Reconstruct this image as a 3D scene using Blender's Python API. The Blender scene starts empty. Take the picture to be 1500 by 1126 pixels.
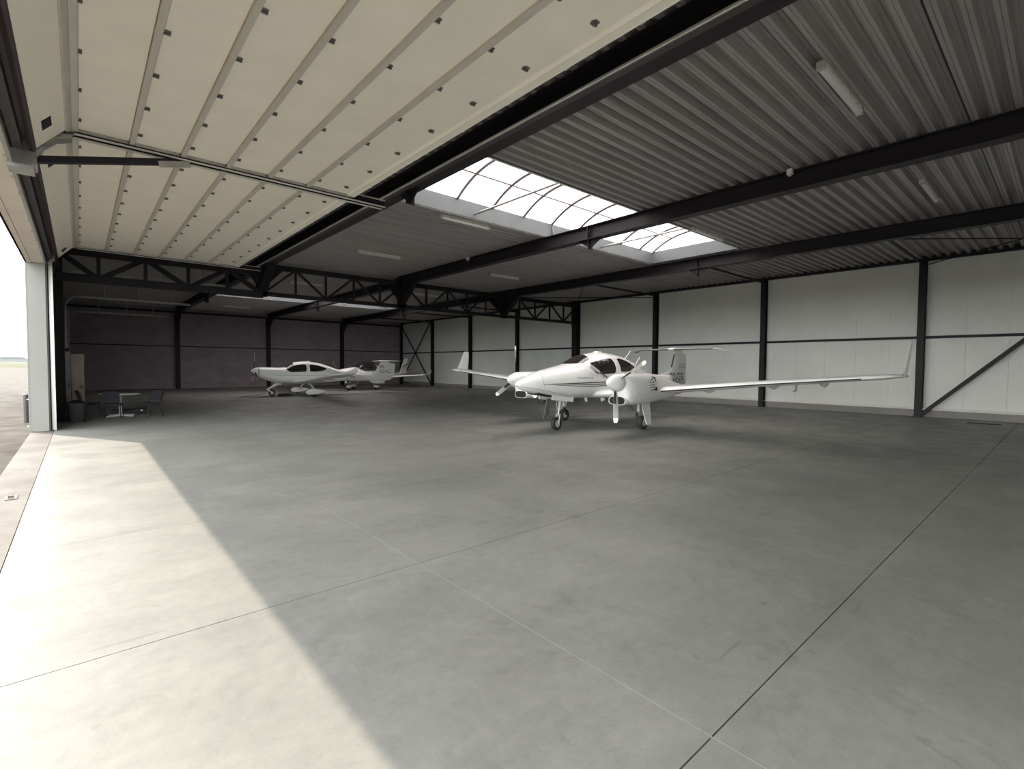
import bpy, bmesh, math, random
from mathutils import Vector, Matrix
random.seed(7)
PI = math.pi
scene = bpy.context.scene
C = scene.collection
def rad(a): return math.radians(a)

# ------------------------------------------------------------------ camera
F_PX, PITCH, YAW, ROLL, CAM_H = 719.883, rad(-2.142), rad(48.672), rad(0.373), 1.8
def cam_to_world(v):
    x, y, z = v
    cr, sr = math.cos(ROLL), math.sin(ROLL)
    x, y = cr * x - sr * y, sr * x + cr * y
    fz = -z
    cp, sp = math.cos(PITCH), math.sin(PITCH)
    h, up = fz * cp - y * sp, fz * sp + y * cp
    ca, sa = math.cos(YAW), math.sin(YAW)
    return Vector((h * ca + x * sa, h * sa - x * ca, up))
cam_data = bpy.data.cameras.new('camera')
cam = bpy.data.objects.new('camera', cam_data)
C.objects.link(cam)
rx, ry, rz = cam_to_world((1, 0, 0)), cam_to_world((0, 1, 0)), cam_to_world((0, 0, 1))
cam.matrix_world = Matrix(((rx.x, ry.x, rz.x, 0), (rx.y, ry.y, rz.y, 0), (rx.z, ry.z, rz.z, CAM_H), (0, 0, 0, 1)))
cam_data.sensor_fit = 'HORIZONTAL'
cam_data.sensor_width = 36
cam_data.lens = F_PX / 1500 * 36
cam_data.clip_start = 0.05
cam_data.clip_end = 2000
scene.camera = cam

# ------------------------------------------------------------------ world and sun
SKY_STRENGTH = 1.35
world = bpy.data.worlds.new('sky')
scene.world = world
world.use_nodes = True
nt = world.node_tree
nt.nodes.clear()
wo = nt.nodes.new('ShaderNodeOutputWorld')
bg = nt.nodes.new('ShaderNodeBackground')
tc = nt.nodes.new('ShaderNodeTexCoord')
mp = nt.nodes.new('ShaderNodeMapping'); mp.inputs['Scale'].default_value = (1.6, 1.6, 4.5)
nz = nt.nodes.new('ShaderNodeTexNoise'); nz.inputs['Scale'].default_value = 1.9; nz.inputs['Detail'].default_value = 7
rp = nt.nodes.new('ShaderNodeValToRGB')
rp.color_ramp.elements[0].position = 0.38; rp.color_ramp.elements[0].color = (0.72, 0.80, 0.86, 1)
rp.color_ramp.elements[1].position = 0.56; rp.color_ramp.elements[1].color = (1.0, 0.985, 0.95, 1)
nt.links.new(tc.outputs['Generated'], mp.inputs['Vector'])
nt.links.new(mp.outputs['Vector'], nz.inputs['Vector'])
nt.links.new(nz.outputs['Fac'], rp.inputs['Fac'])
sx = nt.nodes.new('ShaderNodeSeparateXYZ'); nt.links.new(tc.outputs['Generated'], sx.inputs[0])
mr = nt.nodes.new('ShaderNodeMapRange'); mr.inputs['From Min'].default_value = 0.0; mr.inputs['From Max'].default_value = 0.75
mr.inputs['To Min'].default_value = 1.70; mr.inputs['To Max'].default_value = 0.72     # hazy day: the horizon is brighter than the zenith
nt.links.new(sx.outputs['Z'], mr.inputs['Value'])
vm = nt.nodes.new('ShaderNodeVectorMath'); vm.operation = 'SCALE'
nt.links.new(rp.outputs['Color'], vm.inputs[0]); nt.links.new(mr.outputs['Result'], vm.inputs['Scale'])
nt.links.new(vm.outputs['Vector'], bg.inputs['Color'])
bg.inputs['Strength'].default_value = SKY_STRENGTH
nt.links.new(bg.outputs['Background'], wo.inputs['Surface'])

sun_data = bpy.data.lights.new('sun', 'SUN')
sun_data.energy = 1.38
sun_data.angle = rad(0.7)
sun_data.color = (1.0, 0.87, 0.72)
sun = bpy.data.objects.new('sun', sun_data)
C.objects.link(sun)
SUN_DIR = Vector((0.461, -0.887, -1.0)).normalized()
sun.rotation_euler = SUN_DIR.to_track_quat('-Z', 'Y').to_euler()
sun.location = (-30, 60, 70)

vs = scene.view_settings
vs.view_transform = 'Standard'
vs.look = 'None'
vs.exposure = 2.3
vs.gamma = 1.0
vs.use_curve_mapping = False
scene.cycles.max_bounces = 14
scene.cycles.diffuse_bounces = 8
scene.cycles.glossy_bounces = 4
scene.cycles.transmission_bounces = 6

# ------------------------------------------------------------------ materials
def srgb(r, g, b):
    f = lambda c: (c / 255 / 12.92) if c / 255 <= 0.04045 else ((c / 255 + 0.055) / 1.055) ** 2.4
    return (f(r), f(g), f(b))
MATS = {}
def mat(name, col, rough=0.5, metal=0.0, vary=0.0, scale=3.0, bump=0.0, bscale=40.0, spec=0.5, stretch=(1, 1, 1)):
    m = bpy.data.materials.new(name); m.use_nodes = True
    n = m.node_tree; b = n.nodes['Principled BSDF']
    b.inputs['Roughness'].default_value = rough
    b.inputs['Metallic'].default_value = metal
    b.inputs['Specular IOR Level'].default_value = spec
    b.inputs['Base Color'].default_value = (*col, 1)
    geo = n.nodes.new('ShaderNodeNewGeometry')
    mpn = n.nodes.new('ShaderNodeMapping'); mpn.inputs['Scale'].default_value = stretch
    n.links.new(geo.outputs['Position'], mpn.inputs['Vector'])
    if vary > 0:
        t = n.nodes.new('ShaderNodeTexNoise'); t.inputs['Scale'].default_value = scale; t.inputs['Detail'].default_value = 5
        n.links.new(mpn.outputs['Vector'], t.inputs['Vector'])
        r = n.nodes.new('ShaderNodeValToRGB')
        r.color_ramp.elements[0].position = 0.3; r.color_ramp.elements[1].position = 0.7
        r.color_ramp.elements[0].color = (*[c * (1 - vary) for c in col], 1)
        r.color_ramp.elements[1].color = (*[min(1, c * (1 + vary)) for c in col], 1)
        n.links.new(t.outputs['Fac'], r.inputs['Fac'])
        n.links.new(r.outputs['Color'], b.inputs['Base Color'])
    if bump > 0:
        t2 = n.nodes.new('ShaderNodeTexNoise'); t2.inputs['Scale'].default_value = bscale; t2.inputs['Detail'].default_value = 4
        n.links.new(mpn.outputs['Vector'], t2.inputs['Vector'])
        bp = n.nodes.new('ShaderNodeBump'); bp.inputs['Strength'].default_value = bump; bp.inputs['Distance'].default_value = 0.02
        n.links.new(t2.outputs['Fac'], bp.inputs['Height'])
        n.links.new(bp.outputs['Normal'], b.inputs['Normal'])
    MATS[name] = m
    return m

def concrete(name, c0, c1, c2, rough=0.55):
    m = bpy.data.materials.new(name); m.use_nodes = True
    n = m.node_tree; b = n.nodes['Principled BSDF']; L = n.links.new
    geo = n.nodes.new('ShaderNodeNewGeometry')
    def noise(sc, det, rou=0.55, dist=0.0, stretch=None):
        t = n.nodes.new('ShaderNodeTexNoise'); t.inputs['Scale'].default_value = sc; t.inputs['Detail'].default_value = det
        t.inputs['Roughness'].default_value = rou; t.inputs['Distortion'].default_value = dist
        if stretch:
            k = n.nodes.new('ShaderNodeMapping'); k.inputs['Scale'].default_value = stretch
            k.inputs['Rotation'].default_value = (0, 0, 0.35)
            L(geo.outputs['Position'], k.inputs['Vector']); L(k.outputs['Vector'], t.inputs['Vector'])
        else:
            L(geo.outputs['Position'], t.inputs['Vector'])
        return t
    def ramp(src, p0, p1, a, bcol):
        r = n.nodes.new('ShaderNodeValToRGB')
        r.color_ramp.elements[0].position = p0; r.color_ramp.elements[1].position = p1
        r.color_ramp.elements[0].color = (*a, 1); r.color_ramp.elements[1].color = (*bcol, 1)
        L(src.outputs['Fac'], r.inputs['Fac']); return r
    def mix(fac, a, bb, blend='MIX'):
        k = n.nodes.new('ShaderNodeMix'); k.data_type = 'RGBA'; k.blend_type = blend
        if hasattr(fac, 'outputs'): L(fac.outputs['Color'], k.inputs[0])
        else: k.inputs[0].default_value = fac
        L(a, k.inputs[6]); L(bb, k.inputs[7]); return k.outputs[2]
    big = ramp(noise(0.55, 6, 0.6, 0.4), 0.34, 0.68, c0, c1)
    streak = ramp(noise(1.1, 6, 0.65, 0.6, (0.5, 2.2, 1)), 0.45, 0.72, (1, 1, 1), tuple(0.5 + 0.5 * x for x in (0.70, 0.70, 0.68)))
    col = mix(0.75, big.outputs['Color'], streak.outputs['Color'], 'MULTIPLY')
    fine = ramp(noise(9, 5, 0.7), 0.30, 0.75, (0.87, 0.87, 0.87), (1.06, 1.06, 1.05))
    col = mix(1.0, col, fine.outputs['Color'], 'MULTIPLY')
    spots = ramp(noise(4.2, 3, 0.5, 0.8), 0.715, 0.76, (1, 1, 1), (0.74, 0.73, 0.72))
    col = mix(0.7, col, spots.outputs['Color'], 'MULTIPLY')
    grain = ramp(noise(55, 4, 0.7), 0.28, 0.72, (0.93, 0.93, 0.93), (1.05, 1.05, 1.05))
    col = mix(1.0, col, grain.outputs['Color'], 'MULTIPLY')
    blot = ramp(noise(2.6, 8, 0.72, 0.9), 0.56, 0.70, (1, 1, 1), (0.83, 0.82, 0.81))
    col = mix(1.0, col, blot.outputs['Color'], 'MULTIPLY')
    for rot, sc_, thr in ((0.5, 3.0, 0.735), (2.1, 2.2, 0.74)):      # scuffs and drag marks
        t_ = noise(sc_, 2, 0.5, 0.3, (0.35, 5.0, 1)); 
        t_.inputs['Vector'].links[0].from_node.inputs['Rotation'].default_value = (0, 0, rot)
        sr_ = ramp(t_, thr, thr + 0.02, (1, 1, 1), (0.78, 0.77, 0.76))
        col = mix(0.8, col, sr_.outputs['Color'], 'MULTIPLY')
    dots = ramp(noise(13, 2, 0.4), 0.80, 0.82, (1, 1, 1), (0.45, 0.43, 0.42))
    col = mix(1.0, col, dots.outputs['Color'], 'MULTIPLY')
    pale = ramp(noise(1.7, 7, 0.75, 1.2), 0.60, 0.74, (0, 0, 0), (0.5, 0.5, 0.5))
    pc = n.nodes.new('ShaderNodeRGB'); pc.outputs[0].default_value = (*c2, 1)
    col = mix(pale, col, pc.outputs[0])
    L(col, b.inputs['Base Color'])
    rr = ramp(noise(1.3, 5), 0.3, 0.7, (rough - 0.1,) * 3, (rough + 0.12,) * 3)
    L(rr.outputs['Color'], b.inputs['Roughness'])
    bp = n.nodes.new('ShaderNodeBump'); bp.inputs['Strength'].default_value = 0.06; bp.inputs['Distance'].default_value = 0.01
    L(noise(28, 5).outputs['Fac'], bp.inputs['Height']); L(bp.outputs['Normal'], b.inputs['Normal'])
    b.inputs['Specular IOR Level'].default_value = 0.35
    MATS[name] = m
    return m

concrete('floor_concrete', (0.195, 0.195, 0.181), (0.256, 0.254, 0.236), (0.295, 0.292, 0.273), 0.5)
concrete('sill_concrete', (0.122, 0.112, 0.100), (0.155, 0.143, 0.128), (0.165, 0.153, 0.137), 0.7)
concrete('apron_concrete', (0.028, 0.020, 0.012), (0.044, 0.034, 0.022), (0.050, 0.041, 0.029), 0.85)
mat('joint_dark', (0.045, 0.042, 0.04), 0.9)
mat('joint_pale', (0.30, 0.30, 0.28), 0.8)
mat('plinth', (0.30, 0.285, 0.265), 0.85, vary=0.12, scale=1.5, bump=0.1)
mat('steel_dark', (0.022, 0.018, 0.022), 0.5, vary=0.1, scale=2, spec=0.25)
mat('steel_brown', (0.060, 0.046, 0.048), 0.5, vary=0.1, scale=2)
mat('deck_steel', (0.38, 0.36, 0.35), 0.45, 0.25, vary=0.10, scale=1.2, stretch=(0.3, 3, 3))
mat('roof_membrane', (0.1, 0.1, 0.1), 0.9)
mat('galvanised', (0.42, 0.42, 0.41), 0.38, 0.75, vary=0.18, scale=8)
mat('hinge_steel', (0.16, 0.145, 0.135), 0.5, 0.3)
mat('aluminium', (0.62, 0.62, 0.60), 0.32, 0.7)
mat('door_panel', (0.92, 0.87, 0.755), 0.55, vary=0.03, scale=2, bump=0.03, bscale=120)
mat('door_profile', (0.56, 0.53, 0.47), 0.5, vary=0.04, scale=3)
mat('far_wall', (0.33, 0.28, 0.305), 0.85, vary=0.14, scale=1.3, bump=0.12, bscale=14, stretch=(1, 1, 2.4))
mat('front_wall', (0.17, 0.165, 0.175), 0.8, vary=0.1, scale=1.5)
mat('jamb_cladding', (0.235, 0.238, 0.218), 0.5, vary=0.03, scale=1.5)
mat('lintel_cladding', (0.90, 0.825, 0.73), 0.6, vary=0.04, scale=1.2)
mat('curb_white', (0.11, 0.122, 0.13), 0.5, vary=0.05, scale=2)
mat('flashing', (0.90, 0.89, 0.85), 0.4)
mat('bright_galvanised', (0.74, 0.73, 0.69), 0.35, 0.2)
mat('aircraft_white', (0.87, 0.87, 0.84), 0.22, vary=0.02, scale=1.5, spec=0.5)
mat('aircraft_grey', (0.46, 0.45, 0.43), 0.4)
mat('black_paint', (0.025, 0.022, 0.022), 0.4)
mat('red_paint', (0.32, 0.05, 0.04), 0.4)
mat('logo_grey', (0.20, 0.18, 0.175), 0.4)
mat('tyre', (0.022, 0.021, 0.022), 0.75, bump=0.1, bscale=60)
mat('dark_cavity', (0.010, 0.009, 0.009), 0.8)
mat('propeller_grey', (0.33, 0.32, 0.30), 0.4)
mat('chrome', (0.70, 0.69, 0.67), 0.22, 1.0)
mat('fabric_black', (0.022, 0.020, 0.026), 0.9, vary=0.15, scale=30)
mat('plastic_black', (0.016, 0.015, 0.018), 0.55)
mat('table_white', (0.62, 0.62, 0.60), 0.3)
mat('paper_yellow', (0.70, 0.58, 0.20), 0.8)
mat('cabinet_tan', (0.40, 0.34, 0.29), 0.55, vary=0.05, scale=2)
mat('cabinet_grey', (0.36, 0.36, 0.36), 0.5, vary=0.05, scale=2)
mat('wood', (0.16, 0.11, 0.075), 0.6, vary=0.2, scale=12)
mat('fixture_white', (0.74, 0.72, 0.68), 0.45)
mat('bollard_steel', (0.055, 0.047, 0.045), 0.4, 0.0, vary=0.1, scale=6)
mat('grass', (0.040, 0.040, 0.014), 0.95, vary=0.3, scale=0.12)
mat('far_wall_pale', (0.17, 0.175, 0.175), 0.7)
mat('far_roof', (0.15, 0.155, 0.155), 0.7)
mat('far_trees', (0.075, 0.085, 0.06), 0.95, vary=0.3, scale=0.2)
mat('far_glass', (0.14, 0.16, 0.18), 0.2)

# light sandwich panels with fine vertical ribs
def ribbed(name, col, pitch):
    m = mat(name, col, 0.5, vary=0.035, scale=0.7)
    n = m.node_tree; b = n.nodes['Principled BSDF']
    geo = n.nodes.new('ShaderNodeNewGeometry'); sep = n.nodes.new('ShaderNodeSeparateXYZ')
    n.links.new(geo.outputs['Position'], sep.inputs[0])
    mu = n.nodes.new('ShaderNodeMath'); mu.operation = 'MULTIPLY'; mu.inputs[1].default_value = 2 * PI / pitch
    n.links.new(sep.outputs['Y'], mu.inputs[0])
    si = n.nodes.new('ShaderNodeMath'); si.operation = 'SINE'
    n.links.new(mu.outputs[0], si.inputs[0])
    bp = n.nodes.new('ShaderNodeBump'); bp.inputs['Strength'].default_value = 0.14; bp.inputs['Distance'].default_value = 0.012
    n.links.new(si.outputs[0], bp.inputs['Height'])
    n.links.new(bp.outputs['Normal'], b.inputs['Normal'])
ribbed('wall_panel', (0.83, 0.845, 0.79), 0.10)

# daylight sheet of the rooflights
m = bpy.data.materials.new('opal_sheet'); m.use_nodes = True; n = m.node_tree; n.nodes.clear()
o_ = n.nodes.new('ShaderNodeOutputMaterial'); tr = n.nodes.new('ShaderNodeBsdfTranslucent'); df = n.nodes.new('ShaderNodeBsdfDiffuse'); mx = n.nodes.new('ShaderNodeMixShader')
tr.inputs['Color'].default_value = (0.86, 0.81, 0.80, 1); df.inputs['Color'].default_value = (0.8, 0.77, 0.76, 1)
mx.inputs[0].default_value = 0.25
n.links.new(tr.outputs[0], mx.inputs[1]); n.links.new(df.outputs[0], mx.inputs[2]); n.links.new(mx.outputs[0], o_.inputs['Surface'])
MATS['opal_sheet'] = m

# dark tinted cockpit glazing
m = mat('tinted_glass', (0.030, 0.024, 0.024), 0.06, spec=0.7)

# ------------------------------------------------------------------ mesh helpers
class MB:
    def __init__(self):
        self.v, self.f, self.m = [], [], []
    def add(self, vs, fs, mi=0):
        k = len(self.v); self.v += [tuple(p) for p in vs]
        self.f += [tuple(i + k for i in f) for f in fs]; self.m += [mi] * len(fs)
        return self
    def box(self, x0, x1, y0, y1, z0, z1, mi=0):
        return self.add([(x0, y0, z0), (x1, y0, z0), (x1, y1, z0), (x0, y1, z0), (x0, y0, z1), (x1, y0, z1), (x1, y1, z1), (x0, y1, z1)],
                        [(0, 3, 2, 1), (4, 5, 6, 7), (0, 1, 5, 4), (1, 2, 6, 5), (2, 3, 7, 6), (3, 0, 4, 7)], mi)
    def rings(self, rs, close=True, cap0=True, cap1=True, mi=0):
        nn = len(rs[0]); vs = [p for r in rs for p in r]; fs = []
        for i in range(len(rs) - 1):
            for j in range(nn if close else nn - 1):
                a, b = i * nn + j, i * nn + (j + 1) % nn
                fs.append((a, b, b + nn, a + nn))
        if cap0: fs.append(tuple(reversed(range(nn))))
        if cap1: fs.append(tuple(range((len(rs) - 1) * nn, len(rs) * nn)))
        return self.add(vs, fs, mi)
    def tube(self, pts, r, nseg=10, mi=0):
        pts = [Vector(p) for p in pts]; rs = []
        rr = r if isinstance(r, (list, tuple)) else [r] * len(pts)
        ref = None
        for i, p in enumerate(pts):
            d = (pts[min(i + 1, len(pts) - 1)] - pts[max(i - 1, 0)]).normalized()
            if ref is None: ref = Vector((0, 0, 1)) if abs(d.z) < 0.9 else Vector((1, 0, 0))
            u = d.cross(ref).normalized(); w = u.cross(d).normalized(); ref = w
            rs.append([p + (u * math.cos(t) + w * math.sin(t)) * rr[i] for t in [2 * PI * k / nseg for k in range(nseg)]])
        return self.rings(rs, mi=mi)
    def bar(self, p0, p1, w, h, up=(0, 0, 1), mi=0):
        p0, p1, up = Vector(p0), Vector(p1), Vector(up)
        d = (p1 - p0).normalized(); s = d.cross(up).normalized(); u = s.cross(d).normalized()
        r = lambda p: [p - s * w / 2 - u * h / 2, p + s * w / 2 - u * h / 2, p + s * w / 2 + u * h / 2, p - s * w / 2 + u * h / 2]
        return self.rings([r(p0), r(p1)], mi=mi)
    def ibeam(self, p0, p1, w, h, tf=0.016, tw=0.010, up=(0, 0, 1), mi=0):
        p0, p1, up = Vector(p0), Vector(p1), Vector(up)
        d = (p1 - p0).normalized(); s = d.cross(up).normalized(); u = s.cross(d).normalized()
        prof = [(-w/2, -h/2), (w/2, -h/2), (w/2, -h/2+tf), (tw/2, -h/2+tf), (tw/2, h/2-tf), (w/2, h/2-tf), (w/2, h/2), (-w/2, h/2), (-w/2, h/2-tf), (-tw/2, h/2-tf), (-tw/2, -h/2+tf), (-w/2, -h/2+tf)]
        k = len(self.v)
        vs = [p + s * a + u * b for p in (p0, p1) for a, b in prof]
        fs = [(i, (i + 1) % 12, (i + 1) % 12 + 12, i + 12) for i in range(12)]
        for o in (0, 12):
            q = [(0, 1, 2, 3, 10, 11), (3, 4, 9, 10), (4, 5, 6, 7, 8, 9)]
            fs += [tuple(x + o for x in (t if o else reversed(t))) for t in q]
        return self.add(vs, fs, mi)
    def prism(self, poly, axis, a0, a1, mi=0):
        def pt(u, v, a): return {'x': (a, u, v), 'y': (u, a, v), 'z': (u, v, a)}[axis]
        return self.rings([[pt(u, v, a0) for u, v in poly], [pt(u, v, a1) for u, v in poly]], mi=mi)
    def disc(self, c, nrm, r, t, nseg=24, mi=0):
        c, nrm = Vector(c), Vector(nrm).normalized()
        return self.tube([c - nrm * t / 2, c + nrm * t / 2], r, nseg, mi)
    def lathe(self, prof, axis0, axis_dir, nseg=24, mi=0):
        a0, d = Vector(axis0), Vector(axis_dir).normalized()
        ref = Vector((0, 0, 1)) if abs(d.z) < 0.9 else Vector((1, 0, 0))
        u = d.cross(ref).normalized(); w = u.cross(d)
        return self.rings([[a0 + d * a + (u * math.cos(t) + w * math.sin(t)) * r for t in [2 * PI * k / nseg for k in range(nseg)]] for a, r in prof], mi=mi)
    def mesh(self, name, smooth=None):
        me = bpy.data.meshes.new(name)
        me.from_pydata(self.v, [], self.f)
        bm = bmesh.new(); bm.from_mesh(me)
        bmesh.ops.recalc_face_normals(bm, faces=bm.faces)
        bm.to_mesh(me); bm.free()
        me.polygons.foreach_set('material_index', self.m)
        if smooth is not None:
            me.polygons.foreach_set('use_smooth', [True] * len(me.polygons))
            me.set_sharp_from_angle(angle=rad(smooth))
        me.update()
        return me
    def build(self, name, mats, parent=None, smooth=None, loc=None):
        me = self.mesh(name, smooth)
        for k in ([mats] if isinstance(mats, str) else mats): me.materials.append(MATS[k])
        return place(name, me, parent, loc)
def place(name, me, parent=None, loc=None, rot=None):
    o = bpy.data.objects.new(name, me); C.objects.link(o)
    if parent is not None: o.parent = parent
    if loc is not None: o.location = loc
    if rot is not None: o.rotation_euler = rot
    return o
def empty(name, loc=(0, 0, 0), rz=0.0):
    o = bpy.data.objects.new(name, None); o.empty_display_size = 0.2; C.objects.link(o)
    o.location = loc; o.rotation_euler = (0, 0, rz); return o
def tag(o, label=None, cat=None, group=None, kind=None):
    if label: o['label'] = label
    if cat: o['category'] = cat
    if group: o['group'] = group
    if kind: o['kind'] = kind
    return o
def structure(o): o['kind'] = 'structure'; return o
def copy_tree(o, parent=None):
    c = o.copy(); C.objects.link(c); c.parent = parent
    for ch in list(o.children): copy_tree(ch, c)
    return c
def bevelbox(x0, x1, y0, y1, z0, z1, b, name, seg=2):
    me = MB().box(x0, x1, y0, y1, z0, z1).mesh(name)
    bm = bmesh.new(); bm.from_mesh(me)
    bmesh.ops.bevel(bm, geom=bm.edges[:], offset=b, segments=seg, affect='EDGES', profile=0.5)
    bm.to_mesh(me); bm.free()
    me.polygons.foreach_set('use_smooth', [True] * len(me.polygons)); me.set_sharp_from_angle(angle=rad(35))
    return me
def with_mat(me, *names):
    for k in names: me.materials.append(MATS[k])
    return me
def lerp_table(tab, x, col):
    # smooth interpolation of column col of a table sorted by descending first column
    n_ = len(tab)
    if x >= tab[0][0]: return tab[0][col]
    if x <= tab[-1][0]: return tab[-1][col]
    for i in range(n_ - 1):
        if tab[i][0] >= x >= tab[i + 1][0]: break
    x0, x1, y0, y1 = tab[i][0], tab[i + 1][0], tab[i][col], tab[i + 1][col]
    def sl(j):
        if j <= 0 or j >= n_ - 1: k = 0 if j <= 0 else n_ - 2; return (tab[k + 1][col] - tab[k][col]) / (tab[k + 1][0] - tab[k][0])
        a = (tab[j][col] - tab[j - 1][col]) / (tab[j][0] - tab[j - 1][0]); b = (tab[j + 1][col] - tab[j][col]) / (tab[j + 1][0] - tab[j][0])
        return 0 if a * b <= 0 else 2 * a * b / (a + b)
    h = x1 - x0; t = (x - x0) / h; m0, m1 = sl(i) * h, sl(i + 1) * h
    return (2*t**3 - 3*t*t + 1) * y0 + (t**3 - 2*t*t + t) * m0 + (-2*t**3 + 3*t*t) * y1 + (t**3 - t*t) * m1

# ================================================================== THE SETTING
XF, XB, YN, YT, YE = -0.60, 23.85, -1.90, 20.724, 43.45
Y0P, BAY = 3.753, 5.657
RX = (5.36, 11.30, 17.60)

# ---- ground outside
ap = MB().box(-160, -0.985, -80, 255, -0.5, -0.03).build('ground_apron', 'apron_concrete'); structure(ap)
gv, gf = [], []
prof = [(255, -0.03), (262, 0.35), (280, 1.1), (300, 1.9), (330, 2.1), (520, 2.0)]
xs = [-260 + 10 * i for i in range(34)]
for yy, zz in prof:
    for xx in xs: gv.append((xx, yy, zz + (0.35 * math.sin(xx * 0.13 + yy) if zz > 0.2 else 0)))
nx = len(xs)
for i in range(len(prof) - 1):
    for j in range(nx - 1): gf.append((i * nx + j, i * nx + j + 1, (i + 1) * nx + j + 1, (i + 1) * nx + j))
structure(MB().add(gv, gf).build('ground_grass', 'grass', smooth=60))

# ---- floor: dark bed, cast slabs with open joints, pale filled joints
floor = structure(MB().box(-0.985, 24.1, -1.95, 43.7, -0.40, -0.014).build('floor', 'joint_dark'))
xl = [-0.545, 2.28, 5.30, 8.32, 11.34, 14.36, 17.38, 20.40, 24.05]
yl = [-1.93, 1.10, 3.87, 6.55] + [6.55 + 2.70 * k for k in range(1, 13)] + [43.65]
def jw(y): return 0.0042 if y in (1.10, 3.87) else (0.0025 if y == 6.55 else 0.0012)
for i in range(len(xl) - 1):
    for j in range(len(yl) - 1):
        gx = 0.003
        MB().box(xl[i] + (gx if i else 0.0), xl[i + 1] - gx, yl[j] + jw(yl[j]), yl[j + 1] - jw(yl[j + 1]), -0.10, 0.0).build('slab', 'floor_concrete', floor)
for x in xl[1:-1]:
    MB().box(x - 0.003, x + 0.003, -1.93, 43.6, -0.02, -0.0006).build('joint_filler', 'joint_pale', floor)
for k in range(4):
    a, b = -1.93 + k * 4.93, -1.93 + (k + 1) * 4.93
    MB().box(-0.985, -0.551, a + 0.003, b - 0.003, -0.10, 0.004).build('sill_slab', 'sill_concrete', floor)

# ---- back wall: backing, sandwich panels, plinth, flashing, posts, girts, braces
wb = structure(MB().box(23.97, 24.10, -2.0, 43.7, 0.0, 6.1).build('wall_back', 'plinth'))
npan = 41; pw = (43.5 - YN) / npan
for k in range(npan):
    a, b = YN + k * pw + 0.0012, YN + (k + 1) * pw - 0.0012
    MB().prism([(23.856, a), (23.85, a + 0.008), (23.85, b - 0.008), (23.856, b), (23.975, b), (23.975, a)], 'z', 0.30, 6.0).build('panel', 'wall_panel', wb)
MB().box(23.80, 23.99, YN, 43.5, 0.0, 0.27).build('plinth', 'plinth', wb)
MB().prism([(23.765, 0.262), (23.765, 0.275), (23.845, 0.345), (23.87, 0.345), (23.87, 0.262)], 'y', YN, 43.5).build('flashing', 'flashing', wb)
for k in range(-1, 8):
    y = Y0P + k * BAY
    if k == 3: continue
    p = MB().ibeam((23.66, y, 0), (23.66, y, 5.80), 0.22, 0.24, 0.014, 0.010, up=(1, 0, 0))
    p.box(23.50, 23.82, y - 0.16, y + 0.16, 0, 0.02)
    p.build('post', 'steel_dark', wb)
for k in range(-1, 7):
    y0, y1 = Y0P + k * BAY, Y0P + (k + 1) * BAY
    MB().box(23.755, 23.845, y0 + 0.12, y1 - 0.12, 2.925, 3.02).build('girt', 'steel_dark', wb)
MB().ibeam((23.66, YN, 5.88), (23.66, 43.4, 5.88), 0.20, 0.18).build('eave_beam', 'steel_dark', wb)
def brace(y0, z0, y1, z1, w=0.12): MB().bar((23.60, y0, z0), (23.60, y1, z1), 0.05, w, up=(0, 0, 1)).build('brace', 'steel_dark', wb)
brace(Y0P - 0.1, 0.10, Y0P - BAY + 0.1, 5.75, 0.13)
yb = Y0P + 6 * BAY
brace(yb + 0.1, 0.12, yb + BAY - 0.1, 5.7, 0.10)
MB().bar((23.53, yb + 0.1, 5.7), (23.53, yb + BAY - 0.1, 0.12), 0.05, 0.10).build('brace', 'steel_dark', wb)

# ---- far wall: dark panels, two per bay, columns
we = structure(MB().box(-1.0, 24.1, 43.60, 43.75, 0, 6.1).build('wall_far', 'front_wall'))
xc = [-0.6, 5.42, 11.60, 17.72, 23.85]
for i in range(4):
    for z0, z1 in ((0.0, 3.085), (3.11, 6.0)):
        MB().box(xc[i] + 0.008, xc[i + 1] - 0.008, 43.47, 43.61, z0, z1).build('panel', 'far_wall', we)
for x in xc[1:4]:
    MB().ibeam((x, 43.30, 0), (x, 43.30, 5.5), 0.26, 0.30, 0.016, 0.011, up=(0, 1, 0)).build('column', 'steel_dark', we)
MB().box(-0.6, 23.7, 43.28, 43.46, 5.52, 5.66).build('eave_beam', 'steel_dark', we)
for x0, x1 in ((-0.6, 5.42), (5.42, 11.6), (11.6, 17.72), (17.72, 23.6)):
    MB().box(x0 + 0.14, x1 - 0.14, 43.40, 43.47, 3.06, 3.13).build('girt', 'steel_dark', we)

# ---- near end wall behind the viewer, front wall, jamb and lintel
structure(MB().box(-1.0, 24.1, -2.1, -1.92, 0, 6.1).build('wall_near', 'wall_panel'))
wf = structure(MB().box(-0.985, -0.66, 17.82, 43.75, -0.1, 6.3).build('wall_front', 'front_wall'))
MB().box(-1.0, -0.635, 17.78, 17.83, 0.015, 4.40).build('reveal_panel', 'jamb_cladding', wf)
MB().box(-1.012, -0.985, 17.775, 20.0, 0.015, 6.3).build('corner_trim', 'jamb_cladding', wf)
MB().box(-0.634, -0.604, 17.80, 17.86, 0.01, 4.42).build('seal_strip', 'steel_brown', wf)
MB().box(-0.66, -0.60, 18.12, 43.5, 0.0, 6.0).build('lining', 'front_wall', wf)
for z in (0.15, 0.85, 1.9):
    MB().tube([(-1.05, 17.85, z), (-1.012, 17.85, z)], 0.018, 8).build('bolt', 'aluminium', wf)
tl = structure(MB().box(-0.97, -0.63, -1.95, 17.82, 4.42, 6.3).build('trim_1', 'lintel_cladding'))
for k in range(4):
    a = -1.95 + k * 4.93
    MB().box(-1.0, -0.888, a + 0.003, a + 4.927, 4.385, 4.43).build('soffit_panel', 'lintel_cladding', tl)
    MB().box(-0.880, -0.640, a + 0.003, a + 4.927, 4.395, 4.43).build('soffit_panel', 'lintel_cladding', tl)
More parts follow.
